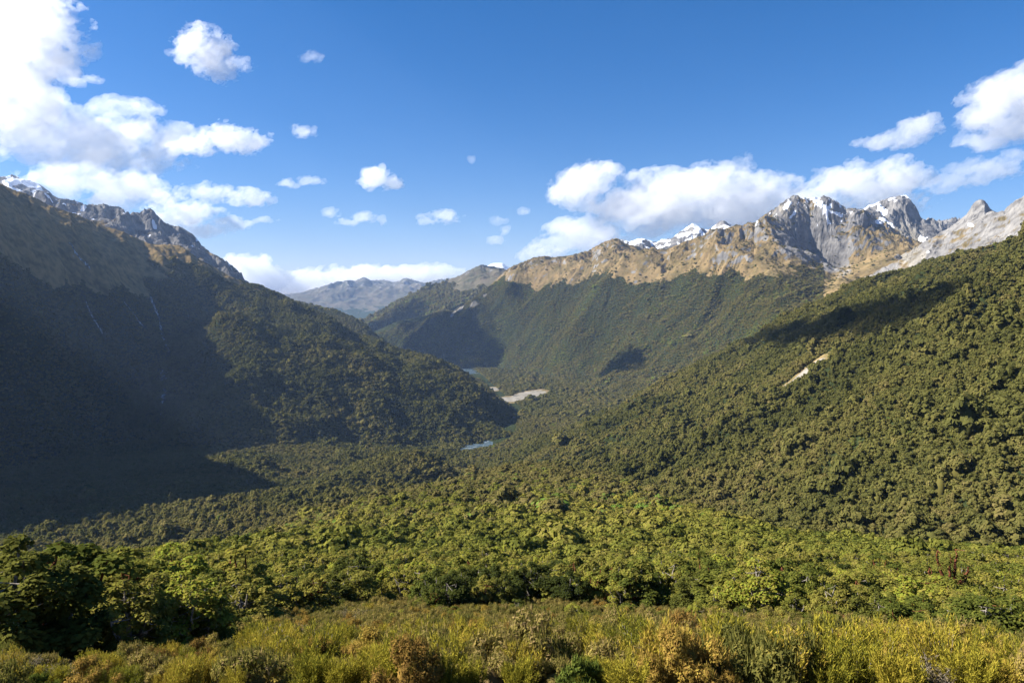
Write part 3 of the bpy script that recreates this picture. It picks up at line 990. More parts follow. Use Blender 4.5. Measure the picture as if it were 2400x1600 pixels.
def scatter(name, cell, y0, y1, u0=-0.86, u1=0.86, seed=0):
    g = np.random.default_rng(1000 + seed)
    x0, x1 = u0 * y1, u1 * y1
    nx, ny = int((x1 - x0) / cell), int((y1 - y0) / cell)
    X, Y = np.meshgrid(np.arange(nx), np.arange(ny))
    X = (x0 + (X + g.uniform(0, 1, X.shape)) * cell).ravel()
    Y = (y0 + (Y + g.uniform(0, 1, Y.shape)) * cell).ravel()
    k = (np.abs(X / Y) < max(abs(u0), abs(u1))) & (X / Y > u0) & (X / Y < u1)
    X, Y = X[k], Y[k]
    Z = lookup(name, X, Y)
    top = np.max(np.stack([lookup(n, X, Y) for n in NAMES]), 0)
    k = (Z > -1e5) & (Z >= top - 1.5)
    X, Y, Z = X[k], Y[k], Z[k]
    f = lookup(name, X, Y, COVER[name])
    k = (f > 0.5 + g.normal(size=len(f)) * (0.3 if name == 'mountain_range' else 0.12)) & seen(X, Y, Z + 12)
    return X[k], Y[k], Z[k]


def in_river(x, y):
    d = np.full(x.shape, 1e9)
    for a, b in zip(RIVER[:-1], RIVER[1:]):
        ax, ay, aw = a
        bx, by, bw = b
        t = np.clip(((x - ax) * (bx - ax) + (y - ay) * (by - ay)) / ((bx - ax) ** 2 + (by - ay) ** 2), 0, 1)
        d = np.minimum(d, np.hypot(x - ax - t * (bx - ax), y - ay - t * (by - ay)) - (aw + t * (bw - aw)))
    return d


RIVER = [(*pix(px_, py, Y)[:2], w) for px_, py, Y, w in ((960, 1072, 2620, 8), (1010, 1064, 2730, 14), (1070, 1055, 2830, 40), (1115, 1042, 2960, 46), (1160, 1030, 3080, 54), (1178, 1010, 3240, 50), (1196, 985, 3480, 24), (1215, 955, 3900, 18), (1190, 938, 4250, 20), (1160, 915, 4700, 20), (1140, 895, 5200, 18), (1105, 874, 5900, 60), (1090, 866, 6300, 60), (1070, 860, 6700, 16))]

FALLPTS = []
# ------------------------------------------------------------------ river, gravel, waterfalls
def strip(name, path, mat, sheet, lift, kind, seed, tag=None):
    """ribbon laid on a landform: path = (x, y, half width)"""
    g = np.random.default_rng(seed)
    P = np.array(path, float)
    t = np.linspace(0, len(P) - 1, (len(P) - 1) * 14 + 1)
    c_ = np.stack([np.interp(t, np.arange(len(P)), P[:, i]) for i in range(3)], 1)
    kk = np.ones(9) / 9
    for i in range(3):
        pad = np.pad(c_[:, i], 4, mode='edge')
        c_[:, i] = np.convolve(pad, kk, 'valid')
    d = np.gradient(c_[:, :2], axis=0)
    d /= np.linalg.norm(d, axis=1, keepdims=True) + 1e-9
    nrm = np.stack([-d[:, 1], d[:, 0]], 1)
    off = np.linspace(-1, 1, 7)
    w = c_[:, 2:3] * np.clip(1 + (0.25 if kind else 0.6) * g.normal(size=(len(c_), 2)), 0.15, 2.2)
    X = c_[:, 0:1] + nrm[:, 0:1] * off * np.where(off < 0, w[:, :1], w[:, 1:])
    Y = c_[:, 1:2] + nrm[:, 1:2] * off * np.where(off < 0, w[:, :1], w[:, 1:])
    Z = np.max(np.stack([lookup(n, X, Y) for n in sheet]), 0) + lift
    if kind == 'structure':
        Z = np.repeat(np.minimum.accumulate(Z.max(1))[:, None], 7, 1)
    o = bpy.data.objects.new(name, grid_mesh(name, X, Y, Z))
    o.data.materials.append(mat)
    if kind:
        o['kind'] = kind
    if tag:
        o['label'], o['category'] = tag
    col.objects.link(o)
    return o


wm, nt, out = nmat('river_water')
pos = nd(nt, 'ShaderNodeNewGeometry').outputs['Position']
wb = nd(nt, 'ShaderNodeBsdfPrincipled', ins={'Roughness': 0.12, 'IOR': 1.33})
nt.links.new(ramp(nt, noise(nt, pos, 0.05, 4), [(0.35, (0.050, 0.085, 0.115)), (0.60, (0.10, 0.14, 0.17)), (0.68, (0.34, 0.37, 0.38))]), wb.inputs['Base Color'])
bp = nd(nt, 'ShaderNodeBump', ins={'Strength': 0.5, 'Distance': 0.5})
nt.links.new(noise(nt, pos, 0.35, 4), bp.inputs['Height'])
nt.links.new(bp.outputs[0], wb.inputs['Normal'])
nt.links.new(wb.outputs[0], out.inputs['Surface'])
strip('river', RIVER, wm, ('valley',), 1.2, 'structure', 5)

fm, nt, out = nmat('falling_water')
fb = nd(nt, 'ShaderNodeBsdfDiffuse')
pos = nd(nt, 'ShaderNodeNewGeometry').outputs['Position']
nt.links.new(ramp(nt, noise(nt, pos, 0.06, 5, 0.7), [(0.44, (0.06, 0.06, 0.055)), (0.62, (0.45, 0.48, 0.50))]), fb.inputs['Color'])
nt.links.new(fb.outputs[0], out.inputs['Surface'])


def on_land(px_, py, sheet, y0, y1):
    """where the sight line through a photograph pixel meets a landform"""
    ys = np.linspace(y0, y1, 1500)
    p = np.array([pix(px_, py, v) for v in ys])
    z = lookup(sheet, p[:, 0], p[:, 1])
    hit = np.nonzero(z >= p[:, 2])[0]
    i = hit[0] if len(hit) else len(ys) - 1
    return p[i, 0], p[i, 1]


FALLS = [('long white waterfall dropping down the middle of the shaded left mountain', [(352, 695, 5), (362, 720, 6), (372, 745, 6), (378, 775, 5), (386, 805, 6), (396, 830, 5)]),
         ('broad broken cascade below the long waterfall on the shaded left mountain', [(376, 868, 9), (388, 890, 10), (386, 915, 9), (380, 945, 6), (378, 985, 4)]),
         ('thin grey waterfall at the left of the shaded mountain face', [(200, 705, 4), (212, 735, 5), (224, 758, 4), (242, 783, 4)]),
         ('faint slanting cascade between the thin and the long waterfalls', [(290, 708, 4), (305, 725, 4), (325, 755, 5), (340, 768, 4)]),
         ('small stream dropping through the sunny grass of the left mountain', [(162, 570, 3), (176, 595, 4), (196, 615, 4), (212, 630, 4)])]
for i, (lab, path) in enumerate(FALLS):
    q = [(*on_land(a, b, 'left_mountain', 1500, 3900), w * 1.0) for a, b, w in path]
    fo = strip('waterfall', q, fm, ('left_mountain',), 3.0, None, 40 + i, (lab, 'waterfall'))
    fo['group'] = 'waterfalls on the left mountain'
    FALLPTS.extend((a, b) for a, b, w in q)

pts = []
# landform, spacing, near, far, crown radius, kind of crown
for k_, (nm, cell, y0, y1, rad, near) in enumerate([
        ('hillside', 3.3, 235, 420, 2.5, 1), ('hillside', 4.2, 420, 1500, 3.0, 0),
        ('valley', 5.8, 800, 3500, 3.9, 0), ('valley', 11, 3500, 7600, 7.0, 0), ('hummock', 6.0, 1450, 2350, 4.2, 0),
        ('right_hillside', 6.5, 330, 1100, 4.1, 0), ('right_hillside', 7.4, 1100, 3400, 4.4, 0),
        ('left_mountain', 8.4, 850, 4700, 5.3, 0), ('mountain_range', 9.6, 3600, 7600, 5.7, 0),
        ('back_ridge', 13, 4800, 6500, 8.0, 0), ('second_range', 22, 8300, 10500, 13.0, 0)]):
    X, Y, Z = scatter(nm, cell, y0, y1, seed=k_)
    if nm == 'valley':
        k = in_river(X, Y) > 9
        X, Y, Z = X[k], Y[k], Z[k]
    if nm == 'left_mountain':
        k = np.ones(len(X), bool)
        for (a, b), (c_, d) in zip(FALLPTS[:-1], FALLPTS[1:]):
            if math.hypot(c_ - a, d - b) < 170:
                for t in (0, 0.33, 0.66, 1):
                    k &= np.hypot(X - a - t * (c_ - a), Y - b - t * (d - b)) > 11
        X, Y, Z = X[k], Y[k], Z[k]
    g = np.random.default_rng(50 + k_)
    n = len(X)
    sc = rad * np.exp(g.normal(size=n) * 0.34) * (1 + 0.35 * fbm(X / 120, Y / 120, 2, 201))
    big = fbm(X / 300, Y / 300, 3, 203)
    tint = np.clip(0.45 + big * 0.30 + g.normal(size=n) * 0.11, 0, 1)
    if nm == 'right_hillside':                      # small bright green shrubs in the damp gullies
        qx, qy = proj(X, Y, Z)
        wet = np.maximum.reduce([smooth_mask(qx, qy, a, b, c_, d) for a, b, c_, d in ((2010, 1045, 28, 22), (2075, 1000, 24, 16), (1790, 1190, 26, 20), (1880, 1150, 40, 12), (1450, 1030, 40, 18), (1440, 1075, 26, 12), (1640, 815, 34, 22), (2135, 1010, 16, 40))])
        wet = wet * g.uniform(0.3, 1.3, n)
        sc = np.where(wet > 0.45, sc * 0.55, sc)
        tint = np.where(wet > 0.45, 1.0, tint)
    if nm in ('mountain_range', 'second_range'):
        tint = np.clip(tint + 0.24, 0, 0.9)
    if nm in ('left_mountain', 'right_hillside'):
        tint = np.clip(tint - 0.12, 0, 1)
    if near or nm == 'hillside':
        near_ = (Y < 380 + 620 * g.uniform(0, 1, n)).astype(float)   # the higher, yellower beech thins out downhill
    else:
        near_ = np.full(n, 0)
    if nm == 'hillside':
        tint = np.clip(tint + np.where(near_ > 0, -0.04, 0.2), 0, 0.95)
    pts.append(np.stack([X, Y, Z - 0.4, sc, g.uniform(0, 6.28, n), tint, near_, (Y > 1500) * 1.0, g.uniform(0.8, 1.3, n) * (0.7 if nm == 'mountain_range' else np.where((near_ > 0) | (nm != 'hillside'), 1.0, 0.7))], 1))
    print(nm, n)
pts = np.concatenate(pts)
print('forest trees', len(pts))

# ------------------------------------------------------------------ the nearest trees: each one a thing with trunk and crown
def gz(x, y):
    return float(lookup('hillside', np.array([x], float), np.array([y], float))[0])


def gzs(x, y):
    return lookup('hillside', np.asarray(x, float), np.asarray(y, float))


BEECH = []          # (height, trunk mesh, crown mesh, kind)
for i, (H, rad, pl, per, dense) in enumerate([(5.0, 2.7, 46, 95, 0), (4.4, 2.5, 40, 100, 0), (5.8, 2.6, 50, 95, 0), (3.8, 2.5, 38, 100, 0), (5.2, 3.1, 52, 95, 0), (4.6, 2.2, 36, 80, 0),
                                              (5.0, 2.3, 60, 110, 1), (4.4, 2.5, 60, 110, 1)]):
    T, C = beech(500 + i, H, rad, pl, int(per * 1.9), 0.115, dense)
    BEECH.append((H, T.mesh('beech_trunk', MAT['bark_red' if i in (3, 5) else 'bark_grey'], True), C.mesh('beech_crown', MAT['leaf_dark' if dense else 'leaf_near']), 'dark' if dense else 'tiered'))


def plant(name, label, cat, group, x, y, z, parts, scale, rot):
    e = bpy.data.objects.new(name, None)
    e.empty_display_size = 0.3
    e.location = (x, y, z)
    e.rotation_euler = (0, 0, rot)
    e.scale = scale
    e['label'], e['category'] = label, cat
    if group:
        e['group'] = group
    col.objects.link(e)
    for nm, me in parts:
        o = bpy.data.objects.new(nm, me)
        o.parent = e
        col.objects.link(o)
    return e


taken = []


def tree_at(px_, Y, H, kind, label, group=None, wide=1.0):
    x = (px_ - 1200) / FPX * Y * 1.0
    y = Y
    h0, tm, cm, _ = BEECH[kind]
    k = H / h0
    plant('beech_tree', label, 'tree', group, x, y, gz(x, y) - 0.15, (('trunk', tm), ('crown', cm)), (k * wide, k * wide, k), random.uniform(0, 6.28))
    taken.append((x, y, 2.2 * k * wide))


# trees one can point to (pixel column, distance, height, shape)
tree_at(770, 84, 4.6, 7, 'dark round beech standing alone at the edge of the heath, left of centre', wide=1.15)
tree_at(625, 80, 4.3, 6, 'dark bushy beech beside the lone round one, nearer the left stand', wide=1.1)
tree_at(1075, 89, 5.6, 6, 'tall dark beech with a deep shaded right side behind the middle of the heath')
tree_at(1145, 92, 5.2, 7, 'broad dark beech close beside the tall shaded one behind the heath')
tree_at(285, 31, 3.9, 4, 'wide pale limbed beech with open tiers in front of the left stand', wide=0.95)
tree_at(455, 36, 4.0, 2, 'bright green pointed beech at the right end of the left stand', wide=0.9)
tree_at(5, 26, 4.8, 6, 'very dark tall beech cut by the left picture edge', wide=1.1)
tree_at(85, 28, 3.6, 7, 'low dark beech in shade beside the tall one at the left edge', wide=1.1)
tree_at(165, 104, 7.4, 6, 'dark tree rising highest above the left stand')
tree_at(2335, 32, 3.2, 4, 'broad yellow green beech filling the lower right corner', wide=1.25)
tree_at(2190, 44, 3.0, 3, 'low spreading beech just left of the lower right corner tree', wide=1.2)
tree_at(905, 92, 3.4, 1, 'yellow green beech right of the lone dark round one')
tree_at(1380, 88, 5.0, 5, 'beech with a bare red brown lower trunk at the heath edge, right of centre')
tree_at(1500, 86, 4.8, 4, 'large olive tiered beech at the heath edge next to the red trunked one')
tree_at(1620, 81, 4.6, 0, 'olive beech with a dark right side at the right end of the heath edge')

# a weathered forked snag with red brown bark, and two smaller ones
def snag(px_, Y, H, label, seed):
    g = np.random.default_rng(seed)
    T, C = Geo(), Geo()
    T.tube([[0, 0, -0.4], [0.05, 0, H * 0.25], [-0.05, 0.05, H * 0.42]], [0.42, 0.34, 0.28], 9)
    for i, (dx, top) in enumerate(((-0.22, 0.95), (0.12, 1.0), (-0.06, 0.84), (0.26, 0.80), (-0.36, 0.70), (0.38, 0.62))):
        e = np.array([dx * H * 0.75, g.uniform(-0.15, 0.15) * H, top * H])
        t = np.linspace(0, 1, 6)[:, None]
        p = np.array([-0.05, 0.05, H * (0.26 + 0.03 * i)]) + (e - np.array([-0.05, 0.05, H * (0.26 + 0.03 * i)])) * t + g.normal(size=(6, 3)) * 0.14 * np.sin(t * np.pi)
        T.tube(p, np.linspace(0.2, 0.09, 6) * H / 6, 7)
        for q in range(4):
            a = p[2 + q % 4]
            T.tube([a, a + g.normal(size=3) * np.array([0.3, 0.3, 0.1]) + np.array([0, 0, 0.3]), a + g.normal(size=3) * np.array([0.6, 0.6, 0.2]) + np.array([0, 0, 0.6])], [0.08, 0.06, 0.02], 5)
            c_ = a + g.normal(size=3) * np.array([0.6, 0.6, 0.3])
            d = g.normal(size=(60, 3))
            C.leaves(c_ + d * np.array([0.26, 0.26, 0.14]), 0.11, d * 0.4 + np.array([0, 0, 1.0]), 0.6, g)
    x = (px_ - 1200) / FPX * Y
    plant('weathered_tree', label, 'tree', None, x, Y, gz(x, Y) - 0.1, (('trunk', T.mesh('snag_trunk', MAT['bark_red'], True)), ('crown', C.mesh('snag_crown', MAT['leaf_dark']))), (1, 1, 1), 0)
    taken.append((x, Y - 0.8, 3.0))


snag(2250, 70, 6.6, 'red brown weathered tree with a forked bare trunk among yellow green crowns on the right', 601)
snag(1755, 102, 4.2, 'small reddish tree with twisted bare limbs behind the right end of the heath', 602)
snag(1610, 128, 4.4, 'dark reddish stems standing in the crowns behind the heath, right of centre', 603)

g = np.random.default_rng(77)
cx_, cy_ = np.meshgrid(np.arange(-260, 260, 3.7), np.arange(22, 236, 3.7))
tx = (cx_ + g.uniform(0, 3.7, cx_.shape)).ravel()
ty = (cy_ + g.uniform(0, 3.5, cy_.shape)).ravel()
tpx = 1200 + FPX * tx / ty
ok = (np.abs(tx / ty) < 0.80) & (ty > heath_edge(tpx) * (1 + 0.12 * fbm(tx / 12, ty / 12, 2, 213)))
tx, ty, tpx = tx[ok], ty[ok], tpx[ok]
free = np.ones(len(tx), bool)
for a, b, r in taken:
    free &= np.hypot(tx - a, ty - b) > r
tx, ty, tpx = tx[free], ty[free], tpx[free]
tz = gzs(tx, ty)
th_ = np.clip(4.3 * np.exp(g.normal(size=len(tx)) * 0.22) * (1 + 0.3 * fbm(tx / 40, ty / 40, 2, 215)), 2.2, 7.0)
th_ = np.where((tpx < 520) & (ty < 50), th_ * 0.85, th_)
th_ = np.where((tpx > 1800) & (ty < 70), th_ * 0.72, th_)
inview = np.abs(tx / ty) < 0.715
order = np.argsort(-(th_ / ty) * inview)
SAPLINGS = [(640, 58, 1.5), (720, 66, 1.8), (845, 72, 1.6), (930, 60, 1.3), (980, 77, 2.1), (1050, 70, 1.6), (1215, 76, 2.0), (1290, 66, 1.5), (1345, 74, 1.9), (1430, 60, 1.3),
            (1480, 70, 1.8), (1560, 62, 1.6), (1640, 68, 2.2), (1700, 55, 1.7), (1760, 62, 2.0), (1850, 56, 2.1), (1905, 48, 1.5), (1960, 52, 2.0), (2040, 42, 1.6), (2110, 38, 1.4), (560, 50, 1.7), (520, 40, 1.5)]
for i, (a, b, h_) in enumerate(SAPLINGS):
    x = (a - 1200) / FPX * b
    h0, tm, cm, kd = BEECH[(i * 3) % 6]
    k = h_ / h0
    w_ = 'left of the lone dark round tree' if a < 740 else 'between the lone and the two dark trees' if a < 1060 else 'in front of the two tall dark trees' if a < 1300 else 'below the heath edge right of centre' if a < 1720 else 'towards the lower right corner'
    plant('beech_sapling', 'small young beech in the heath ' + w_, 'tree', 'young beeches in the heath ' + w_, x, b, gz(x, b) - 0.05, (('trunk', tm), ('crown', cm)), (k * 1.1, k * 1.1, k), i * 1.7)
N_NEAR = 300 - len(taken) - len(SAPLINGS)
near_i, rest_i = order[:N_NEAR], order[N_NEAR:]


def region(px_, ty_):
    e = heath_edge(px_)
    if px_ < 540:
        a = 'left stand'
        return ('in the front of the tall left stand' if ty_ < 62 else 'in the middle of the tall left stand' if ty_ < 85 else 'at the back of the tall left stand'), a
    if px_ < 860:
        return ('around the lone dark round tree left of centre', 'trees around the lone dark tree') if ty_ < 118 else ('behind the lone dark round tree left of centre', 'trees behind the lone dark tree')
    if px_ < 1260:
        return ('beside the two tall dark trees behind the heath', 'trees beside the two dark trees') if ty_ < 112 else ('behind the two tall dark trees', 'trees behind the two dark trees')
    if px_ < 1700:
        return ('along the heath edge right of centre', 'trees along the heath edge') if ty_ < 110 else ('second row behind the heath right of centre', 'second row behind the heath edge')
    if px_ < 2080:
        return ('left of the red brown forked tree', 'trees left of the red forked tree')
    if ty_ < 66:
        return ('in front of the red brown forked tree at lower right', 'trees in front of the red forked tree')
    return ('around and behind the red brown forked tree on the right', 'trees around the red forked tree')


for i in near_i:
    k_ = int(g.integers(0, 6)) if g.uniform() > 0.16 else int(g.integers(6, 8))
    h0, tm, cm, kd = BEECH[k_]
    sc = th_[i] / h0
    where, grp = region(tpx[i], ty[i])
    size = 'small' if th_[i] < 3.7 else 'tall' if th_[i] > 5.2 else 'middling'
    tone = 'dark bushy beech' if kd == 'dark' else 'red stemmed beech' if k_ in (3, 5) else 'yellow green tiered beech'
    wd = g.uniform(0.85, 1.2)
    plant('beech_tree', size + ' ' + tone + ' ' + where, 'tree', size + ' ' + tone + ' ' + where, tx[i], ty[i], tz[i] - 0.15, (('trunk', tm), ('crown', cm)), (sc * wd, sc * wd, sc), g.uniform(0, 6.28))

n = len(rest_i)
add = np.zeros((n, 9))
add[:, 0], add[:, 1], add[:, 2] = tx[rest_i], ty[rest_i], tz[rest_i] - 0.1
add[:, 3] = th_[rest_i] / 4.6
add[:, 4] = g.uniform(0, 6.28, n)
add[:, 5] = np.clip(0.5 + 0.25 * fbm(tx[rest_i] / 40, ty[rest_i] / 40, 2, 217) + g.normal(size=n) * 0.22, 0, 1)
add[:, 6] = 2
add[:, 8] = 1
pts = np.concatenate([pts, add])
stand_meshes = []
for i, (H, rad, pl, per, dense) in enumerate([(4.8, 2.6, 46, 80, 0), (4.2, 2.6, 40, 80, 0), (5.2, 2.5, 46, 80, 0), (4.4, 2.3, 50, 90, 1)]):
    T, C = beech(540 + i, H, rad, pl, per, 0.19, dense)
    me = C.mesh('stand_tree', MAT['leaf_mid'])
    tme = T.mesh('stand_trunk', MAT['bark_grey'])
    bm = bmesh.new()
    bm.from_mesh(me)
    n0 = len(bm.faces)
    bm.from_mesh(tme)
    bm.faces.ensure_lookup_table()
    for f in bm.faces[n0:]:
        f.material_index = 1
    bm.to_mesh(me)
    bm.free()
    me.materials.append(MAT['bark_grey'])
    stand_meshes.append(me)

# ------------------------------------------------------------------ heath: the nearest shrubs are things, the rest one mass
HC = {
    'spire': [(0.0, (0.130, 0.135, 0.020)), (0.4, (0.280, 0.240, 0.028)), (0.8, (0.390, 0.310, 0.040)), (1.0, (0.340, 0.230, 0.046))],
    'bush': [(0.0, (0.090, 0.090, 0.024)), (0.3, (0.150, 0.135, 0.032)), (0.55, (0.215, 0.175, 0.045)), (0.75, (0.235, 0.165, 0.075)), (1.0, (0.310, 0.240, 0.052))],
    'rust': [(0.0, (0.150, 0.085, 0.026)), (0.5, (0.270, 0.165, 0.040)), (1.0, (0.350, 0.260, 0.050))],
    'green': [(0.0, (0.070, 0.095, 0.020)), (1.0, (0.170, 0.195, 0.030))],
    'grey': [(0.0, (0.130, 0.105, 0.065)), (1.0, (0.230, 0.180, 0.105))],
}
HM = {(k, src): leaf_material(k + '_leaves_' + src.lower(), v, src, 0.3, 0.6) for k, v in HC.items() for src in ('OBJECT', 'INSTANCER')}


def shrub_set(kind, src):
    m = HM[(kind, src)]
    out = []
    for i in range(3):
        sd = 700 + i + 10 * list(HC).index(kind)
        if kind == 'spire':
            G, T = spire_shrub(sd, 0.40 + 0.08 * i, 0.85 + 0.15 * i, 36, 150)
            out.append((G.mesh('spire_foliage', m), T.mesh('spire_stems', MAT['bark_grey'])))
        elif kind == 'grey':
            G, T = twig_bush(sd, 0.5, 0.6 + 0.1 * i, 34)
            out.append((G.mesh('twig_foliage', m), T.mesh('twig_stems', MAT['bark_grey'])))
        elif kind == 'rust':
            G = heath_bush(sd, 0.7, 0.75 + 0.1 * i, 190, 0.028)
            out.append((G.mesh('rust_foliage', m), None))
        elif kind == 'green':
            G = heath_bush(sd, 0.65, 0.7, 130, 0.04)
            out.append((G.mesh('green_foliage', m), None))
        else:
            G = heath_bush(sd, 0.85, 0.72 + 0.13 * i, 170, 0.034)
            out.append((G.mesh('bush_foliage', m), None))
    return out


SHRUB = {k: shrub_set(k, 'OBJECT') for k in HC}
g = np.random.default_rng(79)
cx_, cy_ = np.meshgrid(np.arange(-80, 80, 1.0), np.arange(14.5, 106, 1.0))
sx = (cx_ + g.uniform(0, 1.0, cx_.shape)).ravel()
sy = (cy_ + g.uniform(0, 1.05, cy_.shape)).ravel()
spx = 1200 + FPX * sx / sy
ok = (np.abs(sx / sy) < 0.80) & (sy < heath_edge(spx) * np.where(spx < 540, 0.86, 1.1))
sx, sy, spx = sx[ok], sy[ok], spx[ok]
sz = gzs(sx, sy)
_, spy = proj(sx, sy, sz)
patch = fbm(sx / 7, sy / 7, 3, 221)
patch2 = fbm(sx / 5, sy / 5, 3, 223)
q = g.uniform(0, 1, len(sx))
near_ = sstep(46, 18, sy + patch * 16)
kind = np.where(q < 0.05 + 0.66 * near_, 0, 1)
kind = np.where((patch2 > 0.32) & (q > 0.4), 2, kind)
kind = np.where((patch2 < -0.42) & (q < 0.5), 3, kind)
kind = np.where((g.uniform(0, 1, len(sx)) < 0.035), 4, kind)
KN = ['spire', 'bush', 'rust', 'green', 'grey']
ssc = np.clip(np.exp(g.normal(size=len(sx)) * 0.22), 0.5, 1.3) * (1.0 + 0.35 * patch) * np.where(spx < 560, 0.7, 1.0)
keep = (patch2 + 0.25 * g.normal(size=len(sx)) > -0.62)
stint = np.clip(0.5 + 0.35 * fbm(sx / 9, sy / 9, 2, 225) + g.normal(size=len(sx)) * 0.2, 0, 1)
vis = (np.abs(sx / sy) < 0.715) & (spy < 1625) & keep
order = np.argsort(-(ssc / sy) * vis)
NS = 290
WORD = {'spire': ('heath_shrub', 'upright yellow green heath shrub'), 'bush': ('heath_shrub', 'rounded olive brown heath bush'), 'rust': ('heath_shrub', 'rust orange leafy bush'),
        'green': ('heath_shrub', 'fresh green leafy bush'), 'grey': ('heath_shrub', 'thin grey twiggy shrub')}


def heath_place(px_, y_):
    a = 'far left' if px_ < 480 else 'left' if px_ < 960 else 'middle' if px_ < 1440 else 'right' if px_ < 1920 else 'far right'
    return ('along the bottom picture edge, ' if y_ < 20.5 else 'just behind the bottom row, ') + a


for i in order[:NS]:
    kd = KN[kind[i]]
    fo, st = SHRUB[kd][int(g.integers(0, 3))]
    nm, lb = WORD[kd]
    lab = lb + ' ' + heath_place(spx[i], sy[i])
    e = plant(nm, lab, 'shrub', lab, sx[i], sy[i], sz[i] - 0.05, (('foliage', fo),) + ((('stems', st),) if st else ()), (ssc[i], ssc[i], ssc[i] * g.uniform(0.9, 1.2)), g.uniform(0, 6.28))

# ------------------------------------------------------------------ the forest beyond the nearest trees: one mass
def instance_tree(name, groups):
    """node tree that puts a crown at every point; groups: (selection value, meshes)"""
    ng = bpy.data.node_groups.new(name, 'GeometryNodeTree')
    ng.interface.new_socket('Geometry', in_out='INPUT', socket_type='NodeSocketGeometry')
    ng.interface.new_socket('Geometry', in_out='OUTPUT', socket_type='NodeSocketGeometry')
    L = ng.links
    gi, go = ng.nodes.new('NodeGroupInput'), ng.nodes.new('NodeGroupOutput')

    def attr(nm, typ):
        n = ng.nodes.new('GeometryNodeInputNamedAttribute')
        n.data_type = typ
        n.inputs['Name'].default_value = nm
        return n.outputs[0]
    jo = ng.nodes.new('GeometryNodeJoinGeometry')
    for val, meshes in groups:
        j = ng.nodes.new('GeometryNodeJoinGeometry')
        for me in meshes:
            o = bpy.data.objects.new(me.name, me)
            oi = ng.nodes.new('GeometryNodeObjectInfo')
            oi.inputs['Object'].default_value = o
            oi.inputs['As Instance'].default_value = True
            L.new(oi.outputs['Geometry'], j.inputs[0])
        cmp_ = ng.nodes.new('FunctionNodeCompare')
        cmp_.data_type = 'INT'
        cmp_.operation = 'EQUAL'
        L.new(attr('sort', 'INT'), cmp_.inputs[2])
        cmp_.inputs[3].default_value = val
        ip = ng.nodes.new('GeometryNodeInstanceOnPoints')
        L.new(gi.outputs[0], ip.inputs['Points'])
        L.new(cmp_.outputs[0], ip.inputs['Selection'])
        L.new(j.outputs[0], ip.inputs['Instance'])
        ip.inputs['Pick Instance'].default_value = True
        L.new(attr('rot', 'FLOAT_VECTOR'), ip.inputs['Rotation'])
        L.new(attr('size', 'FLOAT_VECTOR'), ip.inputs['Scale'])
        L.new(ip.outputs[0], jo.inputs[0])
    L.new(jo.outputs[0], go.inputs[0])
    return ng


def stuff_mass(name, label, P, sizes, rots, tint, sort, groups):
    me = bpy.data.meshes.new(name)
    me.vertices.add(len(P))
    me.vertices.foreach_set('co', P.astype(np.float32).ravel())
    for nm, typ, arr in (('size', 'FLOAT_VECTOR', sizes), ('rot', 'FLOAT_VECTOR', rots)):
        a = me.attributes.new(nm, typ, 'POINT')
        a.data.foreach_set('vector', arr.astype(np.float32).ravel())
    me.attributes.new('tint', 'FLOAT', 'POINT').data.foreach_set('value', tint.astype(np.float32))
    me.attributes.new('sort', 'INT', 'POINT').data.foreach_set('value', sort.astype(np.int32))
    me.update()
    o = bpy.data.objects.new(name, me)
    o['kind'] = 'stuff'
    o['label'] = label
    col.objects.link(o)
    md = o.modifiers.new('plants', 'NODES')
    md.node_group = instance_tree(name + '_plants', groups)
    return o


far_meshes = [far_crown(300 + i, 12, 14, 0.30, h).mesh('far_crown', MAT['leaf_far']) for i, h in enumerate((0.9, 1.05, 1.25, 0.8))]
mid_meshes = [far_crown(320 + i, 24, 34, 0.17, h).mesh('mid_crown', MAT['leaf_far']) for i, h in enumerate((1.2, 1.4, 1.6, 1.9, 1.05, 1.5))]
hill_meshes = [far_crown(340 + i, 26, 50, 0.13, h).mesh('hill_crown', MAT['leaf_mid']) for i, h in enumerate((0.7, 0.85, 0.95, 0.75, 1.05, 0.65))]
sort = np.where(pts[:, 6] > 1.5, 3, np.where(pts[:, 6] > 0, 2, np.where(pts[:, 7] > 0, 0, 1)))
n = len(pts)
stuff_mass('forest', 'dense green beech forest covering the hillsides and valley floor', pts[:, :3],
           np.stack([pts[:, 3], pts[:, 3], pts[:, 3] * pts[:, 8]], 1), np.stack([rng.normal(size=n) * 0.06, rng.normal(size=n) * 0.06, pts[:, 4]], 1),
           pts[:, 5], sort, [(0, far_meshes), (1, mid_meshes), (2, hill_meshes), (3, stand_meshes)])

r_ = order[NS:]
r_ = r_[keep[r_]]
n = len(r_)
stuff_mass('heath', 'low yellow and brown heath covering the slope below the lookout', np.stack([sx[r_], sy[r_], sz[r_] - 0.05], 1),
           np.stack([ssc[r_], ssc[r_], ssc[r_] * g.uniform(0.9, 1.2, n)], 1), np.stack([g.normal(size=n) * 0.06, g.normal(size=n) * 0.06, g.uniform(0, 6.28, n)], 1),
           stint[r_], kind[r_], [(i, [a for a, b in shrub_set(k, 'INSTANCER')]) for i, k in enumerate(KN)])

# ------------------------------------------------------------------ clouds: each a body of its own, high above or far behind the mountains
_g3 = np.random.default_rng(21).normal(size=(256, 3))
_g3 /= np.linalg.norm(_g3, axis=1, keepdims=True)


